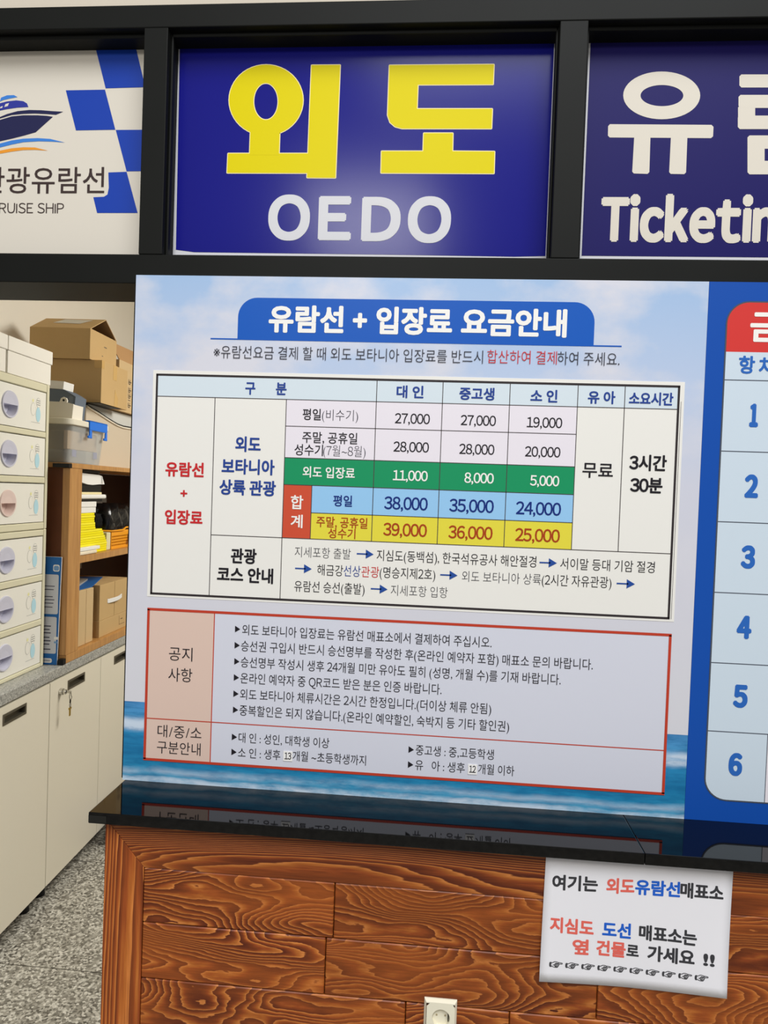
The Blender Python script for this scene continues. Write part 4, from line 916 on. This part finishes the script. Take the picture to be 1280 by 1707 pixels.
ball((-.014, .688, 1.211), .0095).build('white_ball', WP, t, smooth=True); ball((-.015, .700, 1.2185), .010).build('black_ball', BLACKP, t, smooth=True); ball((-.015, .702, 1.236), .009).build('green_ball', mat('green_plastic', srgb(70, 140, 70), 0.4), t, smooth=True)

# ---------------------------------------------------------------- lower shelf cartons
CARD = mat('cardboard', srgb(196, 164, 114), 0.75, 0, 0.2, 0.06, 8, 0.15, 300); CARD2 = mat('cardboard_pale', srgb(204, 176, 132), 0.75, 0, 0.2, 0.05, 8, 0.15, 300); CARD3 = mat('cardboard_brown', srgb(180, 140, 96), 0.75, 0, 0.2, 0.06, 8, 0.15, 300)
TAPE = mat('packing_tape', srgb(206, 168, 104), 0.25, 0, 0.5); LO = 0.8358
for (ya, yb, lab) in ((.2035, .2960, 'narrow brown carton at the left end of the lower shelf, half hidden'), (.2985, .3580, 'narrow brown carton on lower shelf, between another narrow one and handled carton')):
    flatbox('narrow_carton', lab, 'carton', yb, LO, 1.046, CARD2, -.020, ya, -.36, .0015, 'narrow cartons on the lower shelf')
t = thing('handled_carton', 'brown carton with white strap handle on the lower shelf', 'carton', (-.19, .56, LO), 'F')
b = MB(); b.box(-.36, -.020, .4145, .70, LO, .9020); b.build('box_body', CARD, t, bevel=.001)
b = MB(); b.box(-.36, -.0215, .4165, .5558, .9024, 1.046); b.build('box_half', CARD, t, bevel=.001)
b = MB(); b.box(-.36, -.0215, .5584, .70, .9024, 1.046); b.build('box_half', CARD, t, bevel=.001)
b = MB(); pth = [(-.0205, .488, .975)] + [(-.0205 + .010 * sin(pi * i / 10), .492 + .130 * i / 10, .972 + .004 * i / 10) for i in range(11)] + [(-.0205, .628, .976)]
for i in range(len(pth) - 1):
    p, q = pth[i], pth[i + 1]; b.face([(p[0], p[1], p[2] - .0085), (q[0], q[1], q[2] - .0085), (q[0], q[1], q[2] + .0085), (p[0], p[1], p[2] + .0085)])
so_ = b.build('strap_handle', WP, t); s_ = so_.modifiers.new('thickness', 'SOLIDIFY'); s_.thickness = .001; s_.offset = 0
b = MB(); b.box(-.0199, -.0196, .605, .6065, .855, .893); b.box(-.0199, -.0196, .605, .66, .855, .8565); b.box(-.0199, -.0196, .62, .640, .876, .879); b.build('printed_mark', mat('carton_ink', srgb(96, 70, 44), 0.7), t)
def slab4(name, label, cat, pts, z0, z1, m):
    b = MB(); b.prism(pts, 'z', z0, z1); o = b.build(name, m, loc=(sum(p[0] for p in pts) / len(pts), sum(p[1] for p in pts) / len(pts), z0), frame='F'); return tag(o, label, cat)
slab4('folded_banner', 'blue folded banner lying across the lower shelf cartons', 'banner', [(-.035, .22), (-.028, .36), (-.12, .66), (-.30, .62), (-.30, .22)], 1.0465, 1.0490, PB)
slab4('grey_sheet', 'grey sheet lying on the blue banner over the lower cartons', 'sheet', [(-.052, .225), (-.060, .30), (-.125, .53), (-.30, .58), (-.30, .225)], 1.0494, 1.0550, mat('grey_sheet_paper', srgb(176, 172, 162), 0.5))
slab4('grey_board', 'grey board standing at the back of the lower shelf', 'board', [(-.352, .21), (-.352, .95), (-.365, .95), (-.365, .21)], 1.0465, 1.090, mat('grey_card', (0, 0, 0, 1)))

# ---------------------------------------------------------------- on top of the bookcase
TZ = 1.5203
CLEAR = clear_plastic(); LATCH = mat('blue_latch', srgb(40, 118, 224), 0.35); MILK = mat('milky_lid', srgb(228, 222, 204), 0.4); VIO = mat('violet_latch', srgb(120, 126, 196), 0.4)
t = thing('storage_bin', 'clear plastic bin with milky lid and blue latch on the bookcase', 'bin', (-.14, .29, TZ), 'F')
def shell(mb, x0, x1, y0, y1, z0, z1, r, t0, tk=.003, n_=6):
    """round-cornered tub, tapering to its foot"""
    def loop(d, z): return [(p[0], p[1], z) for p in rrect(x0 + d, x1 - d, y0 + d, y1 - d, max(r - d * .3, .004), n_)]
    A = [loop(t0, z0), loop(0, z1), loop(tk, z1), loop(t0 + tk, z0 + tk)]; k_ = len(A[0]); v = [p for l_ in A for p in l_]; f = []
    for a in range(3): f += [(a * k_ + i, a * k_ + (i + 1) % k_, (a + 1) * k_ + (i + 1) % k_, (a + 1) * k_ + i) for i in range(k_)]
    f += [tuple(range(k_ - 1, -1, -1)), tuple(range(3 * k_, 4 * k_))]; mb.mesh(v, f)
b = MB(); shell(b, -.27, -.022, .138, .440, TZ, 1.658, .03, .012); b.build('tub', CLEAR, t, smooth=False)
b = MB(); lp_ = rrect(-.278, -.014, .128, .462, .03, 8); k_ = len(lp_); b.prism(lp_, 'z', 1.6585, 1.6800); b.build('lid', MILK, t, bevel=.003)
b = MB(); b.box(-.0138, -.0090, .268, .420, 1.650, 1.6860); b.box(-.0300, -.0090, .268, .420, 1.6803, 1.6860); b.box(-.0138, -.0090, .268, .288, 1.628, 1.650); b.box(-.0138, -.0090, .402, .420, 1.628, 1.650)
b.box(-.0138, -.0085, .256, .288, 1.619, 1.629); b.box(-.0138, -.0085, .390, .420, 1.619, 1.629); b.build('latch', LATCH, t, bevel=.002)
flatbox('beige_card', 'beige card standing inside the clear plastic bin', 'card', .405, 1.572, 1.640, mat('beige_card', srgb(214, 182, 146), 0.7), -.045, .170, -.060)
t = thing('small_clear_box', 'small clear box with violet latches inside the clear plastic bin', 'box', (-.13, .28, TZ + .004), 'F')
b = MB(); shell(b, -.24, -.0420, .160, .410, TZ + .0042, 1.5700, .02, .004); b.build('tub', CLEAR, t)
for yy in (.195, .365):
    b = MB(); b.box(-.0415, -.0385, yy, yy + .032, 1.545, 1.571); b.build('latch', VIO, t, bevel=.001)
TRAYM = mat('white_tray', srgb(236, 230, 216), 0.5)
t = thing('white_tray', 'white plastic tray with hook tab on the clear bin lid', 'tray', (-.15, .2, 1.6805), 'F')
b = MB(); b.prism([(-.28, 1.6805), (-.026, 1.6805), (-.0215, 1.7330), (-.046, 1.7385)] + [(-.058 + .013 * cos(R(a)), 1.745 + .013 * sin(R(a))) for a in (0, 40, 90, 140, 180)] + [(-.074, 1.7400), (-.28, 1.7440)], 'y', .160, .166)
b.prism([(-.28, 1.6805), (-.032, 1.6805), (-.028, 1.7330), (-.28, 1.7400)], 'y', .2440, .2500); b.prism([(.166, 1.6805), (.244, 1.6805), (.244, 1.7330), (.166, 1.7330)], 'x', -.034, -.028); b.box(-.28, -.034, .166, .244, 1.6805, 1.685)
b.build('tray_body', TRAYM, t)
b = MB(); b.cyl((-.058, 1.746), .0042, 'y', .1592, .1602, n=14); b.build('hook_hole', mat('dark_hole', srgb(40, 40, 40), 0.7), t)
SLATE = mat('slate_blue_card', srgb(104, 114, 126), 0.6)
t = thing('file_box', 'slate grey file box behind the white tray, below the cartons', 'box', (-.2, .30, 1.6805), 'F')
b = MB(); b.prism([(-.33, 1.6805), (-.070, 1.6805), (-.062, 1.772), (-.080, 1.783), (-.105, 1.796), (-.33, 1.806)], 'y', .258, .345); b.build('box_body', SLATE, t, bevel=.001)
b = MB(); b.prism([(-.085, 1.775), (-.0705, 1.770), (-.0735, 1.722), (-.100, 1.722)], 'y', .2568, .2578); b.build('pale_flap', mat('slate_light', srgb(120, 130, 140), 0.6), t)
b = MB(); b.prism([(-.30, 1.8065), (-.113, 1.7985), (-.110, 1.828), (-.30, 1.838)], 'y', .262, .340); o = b.build('white_card_case', WP, loc=(-.2, .3, 1.80), frame='F'); tag(o, 'white printed card case on the slate grey file box', 'card case')
# big grey bin
GB = mat('warm_grey_bin', srgb(208, 194, 172), 0.5); GBL = mat('pale_grey_lid', srgb(206, 206, 200), 0.45)
t = thing('storage_bin', 'large opaque warm grey bin behind the clear bin, under the cartons', 'bin', (-.28, .75, TZ), 'F')
rim = [(.470, 1.7620), (.500, 1.7550), (.583, 1.7420), (.672, 1.7260), (.765, 1.7120), (.831, 1.7080), (.95, 1.7110), (1.08, 1.735), (1.10, 1.745)]
b = MB(); b.prism([(1.10, TZ), (.480, TZ)] + rim, 'x', -.470, -.122); b.build('tub', GB, t, bevel=.003)
b = MB(); b.tube([(-.119, p[0], p[1]) for p in rim], .0042); b.build('rim', MILK, t, smooth=True)
b = MB(); b.prism([(p[0], p[1] + .005) for p in rim] + [(p[0], p[1] + .0095) for p in rim[::-1]], 'x', -.45, -.1185); b.build('seal', BLACKP, t)
b = MB(); b.prism([(p[0], p[1] + .0097) for p in rim] + [(1.10, 1.7715), (.470, 1.7718)], 'x', -.450, -.124); b.build('lid', GBL, t)
flatbox('carton_shade_slab', 'dark slab added as the shadow under the lowest carton on the grey bin', 'shade slab', .66, 1.7720, 1.7752, BLACKP, -.060, .452, -.36)  # black slab put in for the shadow beneath the carton

# cartons
def flap(name, pts, th_, m, t):
    a = Vector(pts[1]) - Vector(pts[0]); c = Vector(pts[3]) - Vector(pts[0]); nn = a.cross(c).normalized() * th_
    b = MB(); v = [tuple(p) for p in pts] + [tuple(Vector(p) - nn) for p in pts]; b.mesh(v, [(0, 1, 2, 3), (7, 6, 5, 4), (0, 4, 5, 1), (1, 5, 6, 2), (2, 6, 7, 3), (3, 7, 4, 0)]); return b.build(name, m, t)
t = thing('carton', 'sealed brown carton with strips of tape, lowest of the carton stack', 'carton', (-.23, .59, 1.7755), 'F', 'brown cartons on the bookcase')
b = MB(); b.box(-.40, -.060, .466, .7220, 1.7755, 1.9470); b.build('box_body', CARD, t, bevel=.0012)
b = MB(); b.box(-.0598, -.0594, .575, .612, 1.885, 1.9468); b.build('packing_tape', TAPE, t)
b = MB(); b.prism([(.590, 1.7760), (.625, 1.7760), (.628, 1.812), (.596, 1.846)], 'x', -.0598, -.0594)
b.build('packing_tape', TAPE, t)
b = MB(); b.box(-.090, -.0594, .4652, .4658, 1.915, 1.9465); b.box(-.0598, -.0594, .4652, .49, 1.915, 1.9465); b.build('packing_tape', TAPE, t)
t = thing('carton', 'brown carton with tented open flaps and white label, top of the stack', 'carton', (-.23, .58, 1.9475), 'F', 'brown cartons on the bookcase')
uy0, uy1, uz0, uz1, ux0, ux1 = .448, .697, 1.9475, 2.0690, -.350, -.102; w_ = .003
b = MB(); b.box(ux0, ux1, uy0, uy0 + w_, uz0, uz1); b.box(ux0, ux1, uy1 - w_, uy1, uz0, uz1); b.box(ux0, ux0 + w_, uy0 + w_, uy1 - w_, uz0, uz1); b.box(ux1 - w_, ux1, uy0 + w_, uy1 - w_, uz0, uz1); b.box(ux0 + w_, ux1 - w_, uy0 + w_, uy1 - w_, uz0, uz0 + w_)
b.build('box_body', CARD, t)
rz = 2.1330; ry = .573
flap('top_flap', [(ux0, uy0, uz1), (ux1, uy0, uz1), (ux1 + .006, ry, rz), (ux0, ry, rz)], .003, CARD, t)
flap('top_flap', [(ux1, uy1, uz1), (ux0, uy1, uz1), (ux0, ry + .001, rz), (ux1 + .006, ry + .001, rz)], .003, CARD3, t)
def onflap(x, u): return (x, uy0 + (ry - uy0) * u, uz1 + (rz - uz1) * u + .0006)
b = MB(); n_ = Vector((0, -(rz - uz1), ry - uy0)).normalized() * .0006
pts = [onflap(-.288, .50), onflap(-.262, .90), onflap(-.142, .86), onflap(-.172, .44)]; b.face([tuple(Vector(p) + Vector((0, n_[1], n_[2]))) for p in pts]); b.face([tuple(Vector(p) + Vector((0, -.0004, .0002))) for p in pts]); b.build('white_label', mat('label_paper', srgb(216, 212, 200), 0.6), t)
b = MB(); b.box(ux1 + .0001, ux1 + .0008,   .575, .600, 2.018, 2.0215); b.build('staple', CHROME, t)
b = MB(); b.box(ux1 + .0001, ux1 + .0008, .555, .566, 1.978, 1.981); b.build('staple', CHROME, t)
t = thing('carton', 'open carton with dark printing behind the others, cut by the price board', 'carton', (-.25, .88, 1.7755), 'F', 'brown cartons on the bookcase')
ty0, ty1, tz0, tz1, tx0, tx1 = .7260, 1.03, 1.7755, 1.998, -.40, -.100
b = MB(); b.box(tx0, tx1, ty0, ty0 + w_, tz0, tz1); b.box(tx0, tx1, ty1 - w_, ty1, tz0, tz1); b.box(tx0, tx0 + w_, ty0 + w_, ty1 - w_, tz0, tz1); b.box(tx1 - w_, tx1, ty0 + w_, ty1 - w_, tz0, tz1); b.box(tx0 + w_, tx1 - w_, ty0 + w_, ty1 - w_, tz0, tz0 + w_)
b.build('box_body', CARD2, t)
flap('top_flap', [(tx1, ty0, tz1), (tx1, ty1, tz1), (tx1 - .045, ty1, tz1 + .085), (tx1 - .045, ty0 - .004, tz1 + .078)], .003, CARD3, t)
flap('top_flap', [(tx0, ty1, tz1), (tx0, ty0, tz1), (tx0 + .12, ty0, tz1 + .080), (tx0 + .12, ty1, tz1 + .080)], .003, CARD3, t)
b = MB(); X_ = tx1 + .0006
def stroke(y0_, y1_, z0_, z1_): b.face([(X_, y0_, z0_), (X_, y1_, z0_), (X_, y1_, z1_), (X_, y0_, z1_)])
for zc_ in (1.800, 1.842, 1.868, 1.905):
    stroke(.830, .834, zc_, zc_ + .022); stroke(.846, .850, zc_, zc_ + .022); stroke(.830, .862, zc_ + .009, zc_ + .012); stroke(.834, .846, zc_, zc_ + .003)
stroke(.828, .856, 1.832, 1.8345)
b.build('printed_marks', mat('carton_dark_ink', srgb(66, 58, 52), 0.7), t)

# ---------------------------------------------------------------- blue bundle on the floor
b = crumple('blue_bag', 'dark blue bag on the floor behind the end of the counter', 'bag', 0.035, .18, .42, .60, 0.001, .105, mat('dark_blue_cloth', srgb(34, 58, 130), 0.6), 4)
